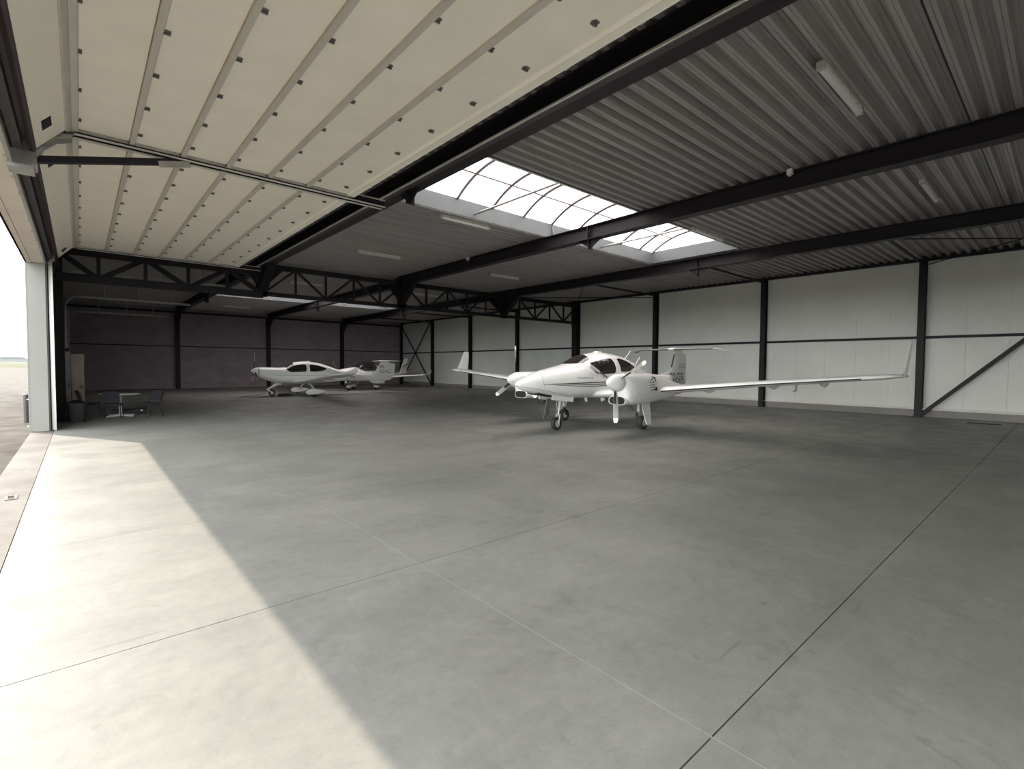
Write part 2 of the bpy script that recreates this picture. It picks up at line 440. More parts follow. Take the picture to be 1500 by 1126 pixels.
MB().box(-1.012, -0.97, -1.95, 17.82, 4.385, 6.3).build('fascia', 'lintel_cladding', tl)
MB().box(-0.636, -0.595, -1.95, 17.95, 4.37, 4.46).build('seal_rail', 'galvanised', tl)
for k in range(19):
    MB().tube([(-0.66, 0.35 + k * 0.945, 4.375), (-0.66, 0.35 + k * 0.945, 4.40)], 0.014, 8).build('bolt', 'aluminium', tl)
structure(MB().box(-1.0, -0.60, -2.1, -1.70, -0.05, 4.42).build('trim_2', 'jamb_cladding'))
# steel lintel beam inside
lb = MB().box(-0.59, -0.50, -1.9, 20.6, 4.56, 4.95)
lb.box(-0.50, -0.415, -1.9, 20.6, 4.70, 4.78)
tag(lb.build('lintel_beam', ['steel_brown']), 'long dark steel lintel beam over the open doorway behind the overhead doors', 'beam')

# ---- ceiling: roof slab with two rooflight openings, trapezoidal deck sheets
SKY = ((7.70, 11.10), (30.33, 33.73)); SX0, SX1 = 6.05, 17.10
ce = MB()
edges = [-2.1, SKY[0][0] - 0.06, SKY[0][1] + 0.06, SKY[1][0] - 0.06, SKY[1][1] + 0.06, 43.75]
for k in range(5):
    if k in (1, 3):
        ce.box(-1.0, SX0 - 0.06, edges[k], edges[k + 1], 6.02, 6.2); ce.box(SX1 + 0.06, 24.1, edges[k], edges[k + 1], 6.02, 6.2)
    else: ce.box(-1.0, 24.1, edges[k], edges[k + 1], 6.02, 6.2)
ce = structure(ce.build('ceiling', 'roof_membrane'))
def deck(y0, y1, x0, x1):
    nr = max(1, round((y1 - y0) / 0.275)); p = (y1 - y0 - 0.024) / nr; y0 += 0.012; y1 -= 0.012
    low, high, t = 5.900, 6.008, 0.003
    pts = []
    for i in range(nr):
        o = y0 + i * p
        pts += [(o, high), (o + 0.17 * p, high), (o + 0.19 * p, high - 0.010), (o + 0.21 * p, high), (o + 0.38 * p, high), (o + 0.50 * p, low), (o + 0.67 * p, low), (o + 0.69 * p, low + 0.010), (o + 0.71 * p, low), (o + 0.88 * p, low)]
    pts.append((y1, high))
    m = MB()
    poly = pts + [(y, z + t) for y, z in reversed(pts)]
    nn = len(pts)
    vs = [(x0, y, z) for y, z in pts] + [(x1, y, z) for y, z in pts] + [(x0, y, z + t) for y, z in pts] + [(x1, y, z + t) for y, z in pts]
    fs = []
    for i in range(nn - 1):
        fs.append((i, i + 1, nn + i + 1, nn + i)); fs.append((2 * nn + i, 3 * nn + i, 3 * nn + i + 1, 2 * nn + i + 1))
    m.add(vs, fs)
    m.build('deck_sheet', 'deck_steel', ce)
def deck_run(y0, y1, x0, x1):
    k = max(1, round((y1 - y0) / 0.825)); w = (y1 - y0) / k
    for i in range(k): deck(y0 + i * w, y0 + (i + 1) * w, x0, x1)
deck_run(-1.92, SKY[0][0] - 0.05, -0.6, 23.85)
deck_run(SKY[0][0] - 0.05, SKY[0][1] + 0.05, -0.6, SX0 - 0.05); deck_run(SKY[0][0] - 0.05, SKY[0][1] + 0.05, SX1 + 0.05, 23.85)
deck_run(SKY[0][1] + 0.05, SKY[1][0] - 0.05, -0.6, 23.85)
deck_run(SKY[1][0] - 0.05, SKY[1][1] + 0.05, -0.6, SX0 - 0.05); deck_run(SKY[1][0] - 0.05, SKY[1][1] + 0.05, SX1 + 0.05, 23.85)
deck_run(SKY[1][1] + 0.05, 43.47, -0.6, 23.85)

# ---- rooflights
def rooflight(name, ya, yb):
    w = structure(empty(name, (0, 0, 0)))
    zt, zb, rise, t = 6.33, 5.895, 0.55, 0.05
    MB().box(SX0 - t, SX1 + t, ya - t, ya, zb, zt).build('curb', 'curb_white', w)
    MB().box(SX0 - t, SX1 + t, yb, yb + t, zb, zt).build('curb', 'curb_white', w)
    MB().box(SX0 - t, SX0, ya, yb, zb, zt).build('curb', 'curb_white', w)
    MB().box(SX1, SX1 + t, ya, yb, zb, zt).build('curb', 'curb_white', w)
    for y in (ya - 0.012, yb + t):
        MB().box(SX0, SX1, y - 0.02, y + 0.03, zb - 0.008, zb).build('curb_flange', 'flashing', w)
    bx_ = [SX0] + [6.53 + 1.213 * k for k in range(9)] + [SX1]; nb = len(bx_) - 1; yc = (ya + yb) / 2; hw = (yb - ya) / 2
    rr = (hw * hw + rise * rise) / (2 * rise); am = math.asin(hw / rr)
    def arc(a, r=rr): return (yc + r * math.sin(a), zt + rise - rr + r * math.cos(a))
    for i in range(nb):
        for s in (-1, 0, 1):
            vs, fs = [], []
            n_ = 8; qa = math.asin(0.87 / rr)
            a0_, a1_ = {-1: (-am, -qa), 0: (-qa, qa), 1: (qa, am)}[s]
            for k in range(n_ + 1):
                y, z = arc(a0_ + (a1_ - a0_) * k / n_)
                vs += [(bx_[i] + 0.01, y, z), (bx_[i + 1] - 0.01, y, z)]
            for k in range(n_): fs.append((2 * k, 2 * k + 1, 2 * k + 3, 2 * k + 2))
            MB().add(vs, fs).build('pane', 'opal_sheet', w, smooth=60)
    for i in range(nb + 1):
        x = bx_[i]
        MB().tube([(x, *arc(-am + 2 * am * k / 18, rr - 0.034)) for k in range(19)], 0.036, 6).build('glazing_bar', 'steel_brown', w, smooth=50)
    for s in (-1, 1):
        y, z = arc(s * qa, rr - 0.012)
        MB().box(SX0, SX1, y - 0.018, y + 0.018, z - 0.016, z + 0.014).build('purlin_bar', 'steel_brown', w)
    for x in (SX0, SX1):
        m = MB(); pts = [(x, *arc(-am + 2 * am * k / 18)) for k in range(19)]
        m.add(pts, [tuple(range(19))]); m.build('end_pane', 'opal_sheet', w)
    for x in (8.35, 13.92):
        MB().tube([(x, ya, 6.02), (x, yb, 6.02)], 0.032, 8).build('tie_rod', 'galvanised', w, smooth=50)
    for x in (11.42,):
        MB().prism([(yb, zb), (yb, zt - 0.03), (yb - 0.10, zb)], 'x', x - 0.02, x + 0.02).build('curb_bracket', 'curb_white', w)
    return w
rooflight('window_1', *SKY[0]); rooflight('window_2', *SKY[1])

# ---- roof beams
names = ('at the rear end of the open overhead doors', 'crossing under the middle of the rooflight', 'passing the far end of the rooflight')
def roof_beam(x, y0, y1, label, haunches, centre):
    b = tag(empty('roof_beam', (x, y0, 5.50)), label, 'beam', 'roof beams')
    L_ = y1 - y0
    MB().ibeam((0, 0, 0.195), (0, L_, 0.195), 0.30, 0.39, 0.019, 0.012).build('beam', 'steel_dark', b)
    for e, s in haunches:
        yy = 0 if e == 0 else L_
        h = MB().prism([(yy, 0.0), (yy + s * 1.15, 0.0), (yy, -0.86)], 'x', -0.008, 0.008)
        h.bar((0, yy + s * 1.15, -0.008), (0, yy, -0.87), 0.30, 0.018, up=(1, 0, 0) if False else (0, 0, 1))
        h.build('haunch', 'steel_dark', b)
    c = centre - y0
    for yy in (c - 0.012,):
        MB().box(-0.148, 0.148, yy, yy + 0.024, 0.02, 0.37).build('splice_plate', 'steel_dark', b)
        MB().prism([(yy - 0.40, 0.0), (yy + 0.40, 0.0), (yy, -0.26)], 'x', -0.01, 0.01).build('bracket', 'steel_dark', b)
        MB().box(-0.10, 0.10, yy, yy + 0.024, -0.27, 0.0).build('splice_plate', 'steel_dark', b)
        m = MB()
        for i in range(4):
            for s in (-1, 1): m.tube([(s * 0.06, yy - 0.02, 0.06 + 0.085 * i), (s * 0.06, yy + 0.044, 0.06 + 0.085 * i)], 0.014, 6)
        m.build('bolt_row', 'hinge_steel', b)
    return b
for i, x in enumerate(RX):
    roof_beam(x, YN + 0.02, YT - 0.12, 'dark steel roof beam ' + names[i] + ', near bay', ((1, -1),), 9.42)
rx2 = (5.40, 11.55, 17.70)
n2 = ('in the dark far bay, closest to the front doors', 'in the dark far bay, middle one of three', 'in the dark far bay, closest to the pale back wall')
for i, x in enumerate(rx2):
    roof_beam(x, YT + 0.12, 43.28, 'dark steel roof beam ' + n2[i], ((0, 1), (1, -1)), 32.03)

# ---- the long lattice truss between the two bays
tr_ = tag(empty('roof_truss', (0, YT, 0)), 'long dark steel lattice truss dividing the two bays of the hangar', 'truss')
def tbox(name, x0, x1, hw, z0, z1): MB().box(x0, x1, -hw, hw, z0, z1).build(name, 'steel_dark', tr_)
tbox('top_chord', -0.55, 5.36, 0.11, 5.20, 5.41)
tbox('top_chord', 5.36, 23.6, 0.10, 5.50, 5.69)
tbox('bottom_chord', -0.55, 5.36, 0.11, 4.37, 4.60)
tbox('bottom_chord', 5.36, 23.6, 0.10, 4.46, 4.61)
nodes = [-0.70 + 1.2155 * k for k in range(21)]
for k, x in enumerate(nodes):
    heavy = x < 5.0
    if 0 < k < 20:
        w = 0.05 if heavy else 0.038
        zt = 5.22 if heavy else 5.52
        if min(abs(x - q) for q in RX) > 0.35:
            MB().box(x - w, x + w, -w, w, 4.58, zt).build('vertical', 'steel_dark', tr_)
    if k < 20:
        xa, xb = x, nodes[k + 1]
        za, zb_ = (5.30 if k % 2 == 0 else 4.50), (4.50 if k % 2 == 0 else 5.30)
        if not heavy: za, zb_ = (5.58 if za > 5 else 4.55), (5.58 if zb_ > 5 else 4.55)
        if k == 0: xa = -0.5
        MB().bar((xa, 0, za), (xb, 0, zb_), 0.12 if heavy else 0.07, 0.15 if heavy else 0.075).build('diagonal', 'steel_dark', tr_)
for x in RX:
    MB().box(x - 0.15, x + 0.15, -0.10, 0.10, 4.42, 5.88).build('hanger', 'steel_dark', tr_)
    MB().prism([(x - 0.75, 5.50), (x + 0.75, 5.50), (x + 0.15, 4.85), (x - 0.15, 4.85)], 'y', -0.012, 0.012).build('gusset', 'steel_dark', tr_)
cl = tag(empty('steel_column', (23.58, YT, 0)), 'thick dark steel column carrying the lattice truss at the back wall', 'column')
MB().ibeam((0, 0, 0.02), (0, 0, 5.9), 0.34, 0.42, 0.024, 0.016, up=(1, 0, 0)).build('shaft', 'steel_dark', cl)
MB().box(-0.24, 0.19, -0.24, 0.24, 0, 0.025).build('base_plate', 'steel_dark', cl)
MB().prism([(-0.17, 5.0), (-0.17, 5.6), (-0.27, 5.6), (-0.27, 4.4), (-0.22, 4.25), (-0.17, 4.25)], 'y', -0.16, 0.16).build('cap_bracket', 'steel_dark', cl)
c2 = tag(empty('steel_column', (-0.45, YT, 0)), 'dark steel column beside the doorway at the front end of the truss', 'column')
MB().ibeam((0, 0, 0.02), (0, 0, 5.9), 0.22, 0.22, 0.014, 0.010, up=(1, 0, 0)).build('shaft', 'steel_dark', c2)
MB().box(-0.14, 0.16, -0.16, 0.16, 0, 0.02).build('base_plate', 'steel_dark', c2)

# ---- wind bracing under the deck along the back wall
for k in (0, 1, 2, 4, 5, 6):
    y = Y0P + k * BAY
    tag(MB().tube([(17.76, y, 5.68), (23.54, y, 5.68)], 0.045, 8).build('roof_strut', 'steel_dark', smooth=50),
        'thin dark roof strut meeting the top of ' + {0: 'the rightmost whole wall post', 1: 'the wall post behind the long wing', 2: 'the wall post by the T-tail', 4: 'the first wall post beyond the truss column', 5: 'the wall post behind the far wingtip', 6: 'the wall post at the cross brace'}[k], 'strut', 'roof struts along the back wall')
for k, lab in ((-1, 'rightmost bay'), (2, 'bay before the truss column'), (6, 'far corner bay')):
    y = Y0P + k * BAY
    r_ = tag(empty('roof_cross_brace', (20.65, y + BAY / 2, 5.60)), 'crossed dark rods under the roof deck, ' + lab + ' along back wall', 'brace', 'roof cross braces')
    for s in (-1, 1):
        MB().tube([(-2.85, -s * BAY / 2 * 0.97, s * 0.02), (2.85, s * BAY / 2 * 0.97, s * 0.02)], 0.018, 6).build('rod', 'steel_dark', r_)

# ---- sectional overhead doors
SEAM = [-0.02, 0.60, 1.22, 1.83, 2.45, 3.08, 3.95]
hinge_me = MB().box(-0.030, 0.030, -0.036, 0.036, -0.010, 0.0)
hinge_me.box(-0.030, 0.030, -0.006, 0.016, -0.026, -0.010); hinge_me.box(-0.042, -0.028, -0.014, 0.014, -0.008, 0.0)
hinge_me = with_mat(hinge_me.mesh('hinge'), 'hinge_steel')
clip_me = MB().box(-0.012, 0.045, -0.03, 0.03, -0.02, 0.0); clip_me.box(0.030, 0.045, -0.03, 0.03, -0.02, 0.03)
clip_me = with_mat(clip_me.mesh('clip'), 'bright_galvanised')
def overhead_door(name, ya, yb, zp, hy):
    d = structure(empty(name, (0, 0, 0)))
    for i in range(6):
        a, b = SEAM[i] + 0.004, SEAM[i + 1] - 0.004
        m = MB().box(a, b, ya, yb, zp, zp + 0.045)
        # folded reinforcing edge hanging below the skin at the joint
        m.prism([(a, zp - 0.040), (a + 0.058, zp - 0.040), (a + 0.072, zp), (a, zp)], 'y', ya, yb, mi=1)
        if i == 5: m.prism([(b - 0.13, zp), (b - 0.10, zp - 0.030), (b, zp - 0.030), (b, zp)], 'y', ya, yb, mi=0)
        s = m.build('section', ['door_panel', 'door_profile'], d)
        for y in hy:
            if ya + 0.1 < y < yb - 0.1:
                place('hinge', hinge_me, s, (3.67 if i == 6 else SEAM[i] + (0.098 if i else 0.072), y, zp))
                if i == 5:
                    place('hinge', hinge_me, s, (3.665, y, zp)); place('clip', clip_me, s, (3.95, y - 0.3, zp))
        # galvanised end caps
        for y0, y1 in ((ya - 0.012, ya), (yb, yb + 0.012)):
            MB().box(a, b, y0, y1, zp - 0.045, zp + 0.05).build('end_cap', 'galvanised', s)
    MB().box(3.946, 3.962, ya, yb, zp - 0.034, zp - 0.016).build('edge_trim', 'flashing', d)
    # lowest section, still tilted in the bend of the track
    ta, tb = (-0.030, zp + 0.0), (-0.385, zp - 0.40)
    nxv = Vector((ta[1] - tb[1], -(ta[0] - tb[0]))).normalized() * -1
    q = lambda p, t: (p[0] + nxv.x * t, p[1] + nxv.y * t)
    m = MB().prism([ta, tb, q(tb, 0.045), q(ta, 0.045)], 'y', ya, yb)
    s = m.build('bottom_section', ['door_panel'], d)
    dv = Vector((tb[0] - ta[0], tb[1] - ta[1]))
    def on(t, off): p = (ta[0] + dv.x * t, ta[1] + dv.y * t); return q(p, off)
    MB().prism([ta, on(0.16, 0), on(0.16, -0.03), on(0.0, -0.03)], 'y', ya, yb).build('edge_profile', 'door_profile', s)
    for yh in (yb - 0.78, ya + 0.5):
        MB().prism([on(0.50, -0.006), on(0.74, -0.006), on(0.74, 0.0), on(0.50, 0.0)], 'y', yh, yh + 0.30).build('grip_recess', 'dark_cavity', s)
    MB().prism([on(0.97, 0.05), on(1.06, 0.05), on(1.06, -0.008), on(0.97, -0.008)], 'y', ya, yb).build('bottom_seal', 'steel_brown', s)
    return d
def track(parent, y, zp, side, x1=4.62):
    # C-shaped rail: straight run, bend and upright
    z = zp - 0.005
    m = MB().box(0.0, x1, y - 0.034, y + 0.030, z - 0.085, z - 0.075); m.box(0.0, x1, y - 0.034, y + 0.030, z + 0.040, z + 0.050)
    m.box(0.0, x1, y + 0.022, y + 0.030, z - 0.085, z + 0.05, 1)
    m.build('track', ['bright_galvanised', 'steel_dark'], parent)
    arc = [(-0.50 + 0.50 * math.sin(t), z - 0.50 + 0.50 * math.cos(t)) for t in [-PI / 2 * 0 + PI / 2 - PI / 2 * k / 10 for k in range(11)]]
    arc = [(-0.50 + 0.50 * (1 - math.cos(PI / 2 * k / 10)), z - 0.50 + 0.50 * math.sin(PI / 2 * k / 10)) for k in range(11)]
    rs = []
    for k, (x, zz) in enumerate(arc):
        a = PI / 2 * k / 10; n2_ = Vector((-math.cos(a), math.sin(a)))
        rs.append([(x + n2_.x * t, y + s, zz + n2_.y * t) for s, t in ((-0.03, -0.05), (0.03, -0.05), (0.03, 0.05), (-0.03, 0.05))])
    MB().rings(rs).build('track_bend', 'galvanised', parent)
    MB().box(0.1, x1, y + 0.031, y + 0.060, z - 0.03, z + 0.03).build('track_angle', 'galvanised', parent)
    for x in SEAM[:-1] + [SEAM[-1] - 0.06]:
        r = MB().box(x - 0.025, x + 0.045, y - side * 0.03 - 0.03, y - side * 0.03 + 0.03, z - 0.05, z + 0.03)
        r.tube([(x + 0.01, y - 0.03, z - 0.02), (x + 0.01, y + 0.03, z - 0.02)], 0.022, 8)
        r.build('roller_bracket', 'hinge_steel', parent)
HY = [0.197 + 0.945 * k for k in range(40)]
ZP = 5.00
d1 = overhead_door('door_1', 0.05, 9.06, ZP, HY)
track(d1, 9.115, ZP + 0.02, 1)
d2 = overhead_door('door_2', 9.34, 18.02, ZP, [y + 0.12 for y in HY])
track(d2, 9.27, ZP + 0.02, -1); track(d2, 18.09, ZP + 0.02, 1)
# upright guide rail beside the jamb
MB().box(-0.585, -0.50, 18.06, 18.11, 0.0, 4.50).build('upright_track', 'aluminium', d2)
MB().box(-0.535, -0.50, 18.03, 18.07, 0.0, 4.50).build('upright_track', 'aluminium', d2)
MB().box(-0.62, -0.585, 18.02, 18.10, 0.0, 4.42).build('upright_seal', 'steel_brown', d2)
# hanging bar for the door tracks along the first roof beam
m = MB().box(5.02, 5.06, YN, 20.5, 5.44, 5.452); m.box(5.06, 5.20, YN, 20.5, 5.462, 5.485, 1); m.box(5.05, 5.062, YN, 20.5, 5.44, 5.49)
tag(m.build('track_rail', ['bright_galvanised', 'steel_brown']), 'thin bright galvanised angle rail along the beam behind the overhead doors', 'rail')
# swing-up mullion between the two doors
mu = tag(empty('swing_mullion', (-0.5, 9.19, 4.4)), 'galvanised bracket with a dark raised arm between the two overhead doors', 'mullion')
m = MB().box(-0.13, 0.13, -0.14, 0.14, -0.03, 0.16); m.box(-0.15, 0.10, -0.17, 0.17, -0.08, -0.03)
m.build('bracket', 'galvanised', mu)
MB().bar((0.10, 0, 0.10), (1.85, 0, 0.54), 0.09, 0.085).build('arm', 'steel_dark', mu)
MB().bar((1.45, -0.046, 0.395), (1.85, -0.046, 0.495), 0.012, 0.09).build('end_plate', 'galvanised', mu)
m = MB().prism([(0.10, 0.14), (0.16, 0.32), (0.30, 0.44), (0.48, 0.50), (0.48, 0.46), (0.32, 0.40), (0.20, 0.28), (0.14, 0.12)], 'y', -0.10, 0.10)
m.build('curved_guide', 'galvanised', mu)

# closed doors of the far bay with their bare horizontal tracks
def closed_door(name, ya, yb):
    d = structure(empty(name, (0, 0, 0)))
    for i in range(7):
        z0, z1 = 0.02 + i * 0.63, 0.02 + (i + 1) * 0.63 - 0.006
        MB().box(-0.55, -0.50, ya, yb, z0, z1).build('section', 'front_wall', d)
    for y in (ya - 0.06, yb + 0.06):
        MB().box(-0.02, 4.6, y - 0.03, y + 0.03, 4.98, 5.08).build('track', 'galvanised', d)
        MB().box(-0.49, -0.43, y - 0.03, y + 0.03, 0.0, 4.5).build('upright_track', 'galvanised', d)
        MB().tube([(-0.46 + 0.46 * (1 - math.cos(PI / 2 * k / 8)), y, 4.5 + 0.53 * math.sin(PI / 2 * k / 8)) for k in range(9)], 0.035, 6).build('track_bend', 'galvanised', d)
        for x in (1.0, 2.4, 3.8):
            MB().box(x - 0.02, x + 0.02, y - 0.02, y + 0.02, 5.06, 5.92).build('track_hanger', 'galvanised', d)
    return d
closed_door('door_3', 23.3, 31.85); closed_door('door_4', 32.15, 41.0)

# ================================================================== AIRCRAFT
class Hull:
    def __init__(self, tab, n=2.3, yc=0.0, zfrac=0.45):
        self.t, self.n, self.yc, self.zf = tab, n, yc, zfrac
    def dims(self, x):
        zt, zb, w = (lerp_table(self.t, x, c) for c in (1, 2, 3))
        return zt, zb, w, zb + self.zf * (zt - zb)
    def pt(self, x, phi, off=0.0):
        zt, zb, w, zc = self.dims(x)
        c, s = math.cos(phi), math.sin(phi); e = 2.0 / self.n
        y = (w + off) * math.copysign(abs(c) ** e, c)
        h = (zt - zc if s > 0 else zc - zb) + off
        return (x, self.yc + y, zc + h * math.copysign(abs(s) ** e, s))
    def side(self, x, z, sgn, off=0.0):
        zt, zb, w, zc = self.dims(x)
        h = (zt - zc) if z > zc else (zc - zb)
        r = min(0.999, abs(z - zc) / h)
        y = w * (1 - r ** self.n) ** (1 / self.n)
        return (x, self.yc + sgn * (y + off), z)
    def build(self, name, mats, parent, nst=70, nseg=40):
        x0, x1 = self.t[0][0], self.t[-1][0]
        xs = sorted(set([x0 + (x1 - x0) * k / nst for k in range(nst + 1)] + [r[0] for r in self.t]), reverse=True)
        m = MB().rings([[self.pt(x, 2 * PI * (k + 0.5) / nseg) for k in range(nseg)] for x in xs])
        return m.build(name, mats, parent, smooth=50)
def window(hull, parent, cols, sgn, name='side_window', rows=8, off=0.006, mt='tinted_glass'):
    cols = sorted(cols, reverse=True); fine = []
    x0, x1 = cols[0][0], cols[-1][0]
    for k in range(25):
        x = x0 + (x1 - x0) * k / 24
        fine.append((x, lerp_table(cols, x, 1), lerp_table(cols, x, 2)))
    vs, fs = [], []
    for x, a, b in fine:
        for r in range(rows + 1): vs.append(hull.side(x, a + (b - a) * r / rows, sgn, off))
    q = rows + 1
    for i in range(24):
        for r in range(rows): fs.append((i * q + r, i * q + r + 1, (i + 1) * q + r + 1, (i + 1) * q + r))
    return MB().add(vs, fs).build(name, mt, parent, smooth=60)
def windshield(hull, parent, xf, xb, half, name='windshield', off=0.006):
    vs, fs = [], []; na, nx_ = 16, 12
    for i in range(na + 1):
        t = -1 + 2 * i / na
        for k in range(nx_ + 1):
            x = xf(abs(t)) + (xb(abs(t)) - xf(abs(t))) * k / nx_
            vs.append(hull.pt(x, PI / 2 + t * half, off))
    q = nx_ + 1
    for i in range(na):
        for k in range(nx_): fs.append((i * q + k, i * q + k + 1, (i + 1) * q + k + 1, (i + 1) * q + k))
    return MB().add(vs, fs).build(name, 'tinted_glass', parent, smooth=60)
def stripe(hull, parent, pts, sgn, mt='black_paint', off=0.004, name='stripe'):
    # pts: (x, z, thickness)
    vs, fs = [], []
    pts = sorted(pts, reverse=True); n_ = 40; x0, x1 = pts[0][0], pts[-1][0]
    for k in range(n_ + 1):
        x = x0 + (x1 - x0) * k / n_; z = lerp_table(pts, x, 1); t = lerp_table(pts, x, 2) / 2
        vs += [hull.side(x, z - t, sgn, off), hull.side(x, z + t, sgn, off)]
    for k in range(n_): fs.append((2 * k, 2 * k + 1, 2 * k + 3, 2 * k + 2))
    return MB().add(vs, fs).build(name, mt, parent)
def airfoil(nn=12):
    up, lo = [], []
    for k in range(nn + 1):
        x = 0.5 * (1 - math.cos(PI * k / nn))
        y = 5 * (0.2969 * math.sqrt(x) - 0.1260 * x - 0.3516 * x * x + 0.2843 * x ** 3 - 0.1036 * x ** 4)
        up.append((x, y)); lo.append((x, -0.72 * y))
    return list(reversed(up)) + lo[1:-1]       # trailing edge over the top to the nose and back below
AF = airfoil()
AFS = [(x, y if y > 0 else y / 0.72) for x, y in AF]
def wing_pts(st, af=AF):
    y, lx, z, ch, th = st
    return [(lx - a * ch, y, z + b * th * ch) for a, b in af]
def wing(stations, name, parent, sgn=1, mats='aircraft_white'):
    return MB().rings([[(x, sgn * y, z) for x, y, z in wing_pts(s)] for s in stations]).build(name, mats, parent, smooth=45)
def wing_at(stations, y):
    s = sorted(stations)
    for a, b in zip(s, s[1:]):
        if a[0] <= y <= b[0]:
            t = (y - a[0]) / (b[0] - a[0]); return tuple(p + (q - p) * t for p, q in zip(a, b))
    return s[-1]
def le_strip(stations, y0, y1, sgn, parent, i0, i1, mt='black_paint', name='leading_edge_strip'):
    rs = []
    for k in range(13):
        y = y0 + (y1 - y0) * k / 12; st = wing_at(stations, y); ps = wing_pts(st)[i0:i1 + 1]
        cx, cz = st[1] - 0.3 * st[3], st[2]
        rs.append([(x + 0.004 * (1 if x > cx else 0), sgn * yy, z - 0.003 if z < cz else z + 0.003) for x, yy, z in ps])
    return MB().rings(rs, close=False, cap0=False, cap1=False).build(name, mt, parent, smooth=60)
def vfin(stations, name, parent, mats='aircraft_white', y=0.0, af=AFS):
    # stations: (z, leading edge x, trailing edge x, thickness)
    rs = []
    for z, a, b, t in stations:
        rs.append([(a + (b - a) * u, y + v * t, z) for u, v in af])
    return MB().rings(rs).build(name, mats, parent, smooth=45)
def blade_mesh(R, r0, ch, name, tip=0.12, boot=0.45):
    rs = []
    n_ = 14
    for k in range(n_ + 1):
        r = r0 + (R - r0) * k / n_; t = (r - r0) / (R - r0)
        c = ch * (0.55 + 1.3 * t - 1.05 * t * t) * (1 if t < 0.97 else 0.75); th = 0.20 - 0.13 * t; tw = rad(62 - 46 * t)
        ring = []
        for a, b in AFS:
            u = (0.4 - a) * c; v = b * th * c + 0.0
            ring.append((u * math.sin(tw) + v * math.cos(tw), u * math.cos(tw) - v * math.sin(tw), r))
        rs.append(ring)
    m = MB()
    nn = len(rs[0])
    m.rings(rs)
    # colour bands: dark boot on the inner leading half, white tip
    for fi, f in enumerate(m.f):
        if fi >= n_ * nn: m.m[fi] = 2 if fi == n_ * nn + 1 else 0; continue
        k, j = divmod(fi, nn); t = (k + 0.5) / n_
        if t > 1 - tip: m.m[fi] = 2
        elif t < boot and 5 <= j <= 19: m.m[fi] = 1
    me = m.mesh(name, smooth=50)
    for k in ('propeller_grey', 'black_paint', 'aircraft_white'): me.materials.append(MATS[k])
    return me
def propeller(parent, hub, R, r_sp, length, angles, ch=0.16, nm='blade', mats='aircraft_white'):
    prof = [(0.0, r_sp * 0.98), (0.02, r_sp), (length * 0.3, r_sp * 0.93), (length * 0.6, r_sp * 0.68), (length * 0.85, r_sp * 0.36), (length * 0.97, r_sp * 0.13), (length, 0.004)]
    sp = MB().lathe(prof, (hub[0], hub[1], hub[2]), (1, 0, 0), 28).build('spinner', mats, parent, smooth=40)
    me = blade_mesh(R, r_sp * 0.75, ch, 'blade')
    for a in angles:
        place('blade', me, sp, (hub[0] + 0.13, hub[1], hub[2]), (rad(a), 0, 0))
    return sp
def wheel(parent, c, r, w, part='wheel'):
    prof = [(-w * 0.30, r * 0.52), (-w * 0.46, r * 0.62), (-w * 0.5, r * 0.78), (-w * 0.42, r * 0.93), (-w * 0.22, r), (w * 0.22, r), (w * 0.42, r * 0.93), (w * 0.5, r * 0.78), (w * 0.46, r * 0.62), (w * 0.30, r * 0.52)]
    t = MB().lathe(prof, c, (0, 1, 0), 28).build(part, 'tyre', parent, smooth=40)
    MB().lathe([(-w * 0.40, r * 0.30), (-w * 0.34, r * 0.53), (w * 0.34, r * 0.53), (w * 0.40, r * 0.30)], c, (0, 1, 0), 20).build('rim', 'aircraft_grey', t, smooth=40)
    return t
def text_mesh(body, size, space=1.0, bold=0.0):
    cu = bpy.data.curves.new('lettering', 'FONT'); cu.body = body; cu.size = size; cu.space_character = space; cu.offset = bold
    o = bpy.data.objects.new('lettering', cu); C.objects.link(o)
    bpy.context.view_layer.update()
    me = bpy.data.meshes.new_from_object(o.evaluated_get(bpy.context.evaluated_depsgraph_get()))
    vs = [tuple(v.co) for v in me.vertices]; fs = [tuple(p.vertices) for p in me.polygons]
    bpy.data.objects.remove(o, do_unlink=True); bpy.data.curves.remove(cu); bpy.data.meshes.remove(me)
    return vs, fs
def lettering(body, size, mapper, parent, mt='black_paint', space=1.0, sx=1.0, bold=0.0):
    vs, fs = text_mesh(body, size, space, bold)
    return MB().add([mapper(x * sx, y) for x, y, z in vs], fs).build('lettering', mt, parent)

# ------------------------------------------------------------------ twin-engined aircraft
A = tag(empty('twin_engine_aircraft', (12.123, 9.61, 0), rad(182.58)), 'white twin-engined propeller aircraft with upturned winglets and T-tail, nearest in the hangar', 'aircraft', 'parked aircraft')
H = Hull([(3.685, 1.362, 1.318, 0.025), (3.63, 1.398, 1.265, 0.095), (3.5, 1.447, 1.20, 0.18), (3.3, 1.515, 1.13, 0.27), (2.81, 1.668, 1.03, 0.41), (2.26, 1.77, 0.955, 0.52),
          (1.75, 1.865, 0.905, 0.60), (1.4, 1.985, 0.885, 0.635), (0.94, 2.15, 0.87, 0.665), (0.22, 2.23, 0.86, 0.68), (-0.55, 2.17, 0.87, 0.655), (-1.25, 2.02, 0.92, 0.57),
          (-1.91, 1.80, 1.0, 0.43), (-2.5, 1.62, 1.06, 0.31), (-3.25, 1.535, 1.10, 0.225), (-4.35, 1.50, 1.13, 0.14), (-5.30, 1.46, 1.17, 0.055)])
fus = H.build('fuselage', 'aircraft_white', A)
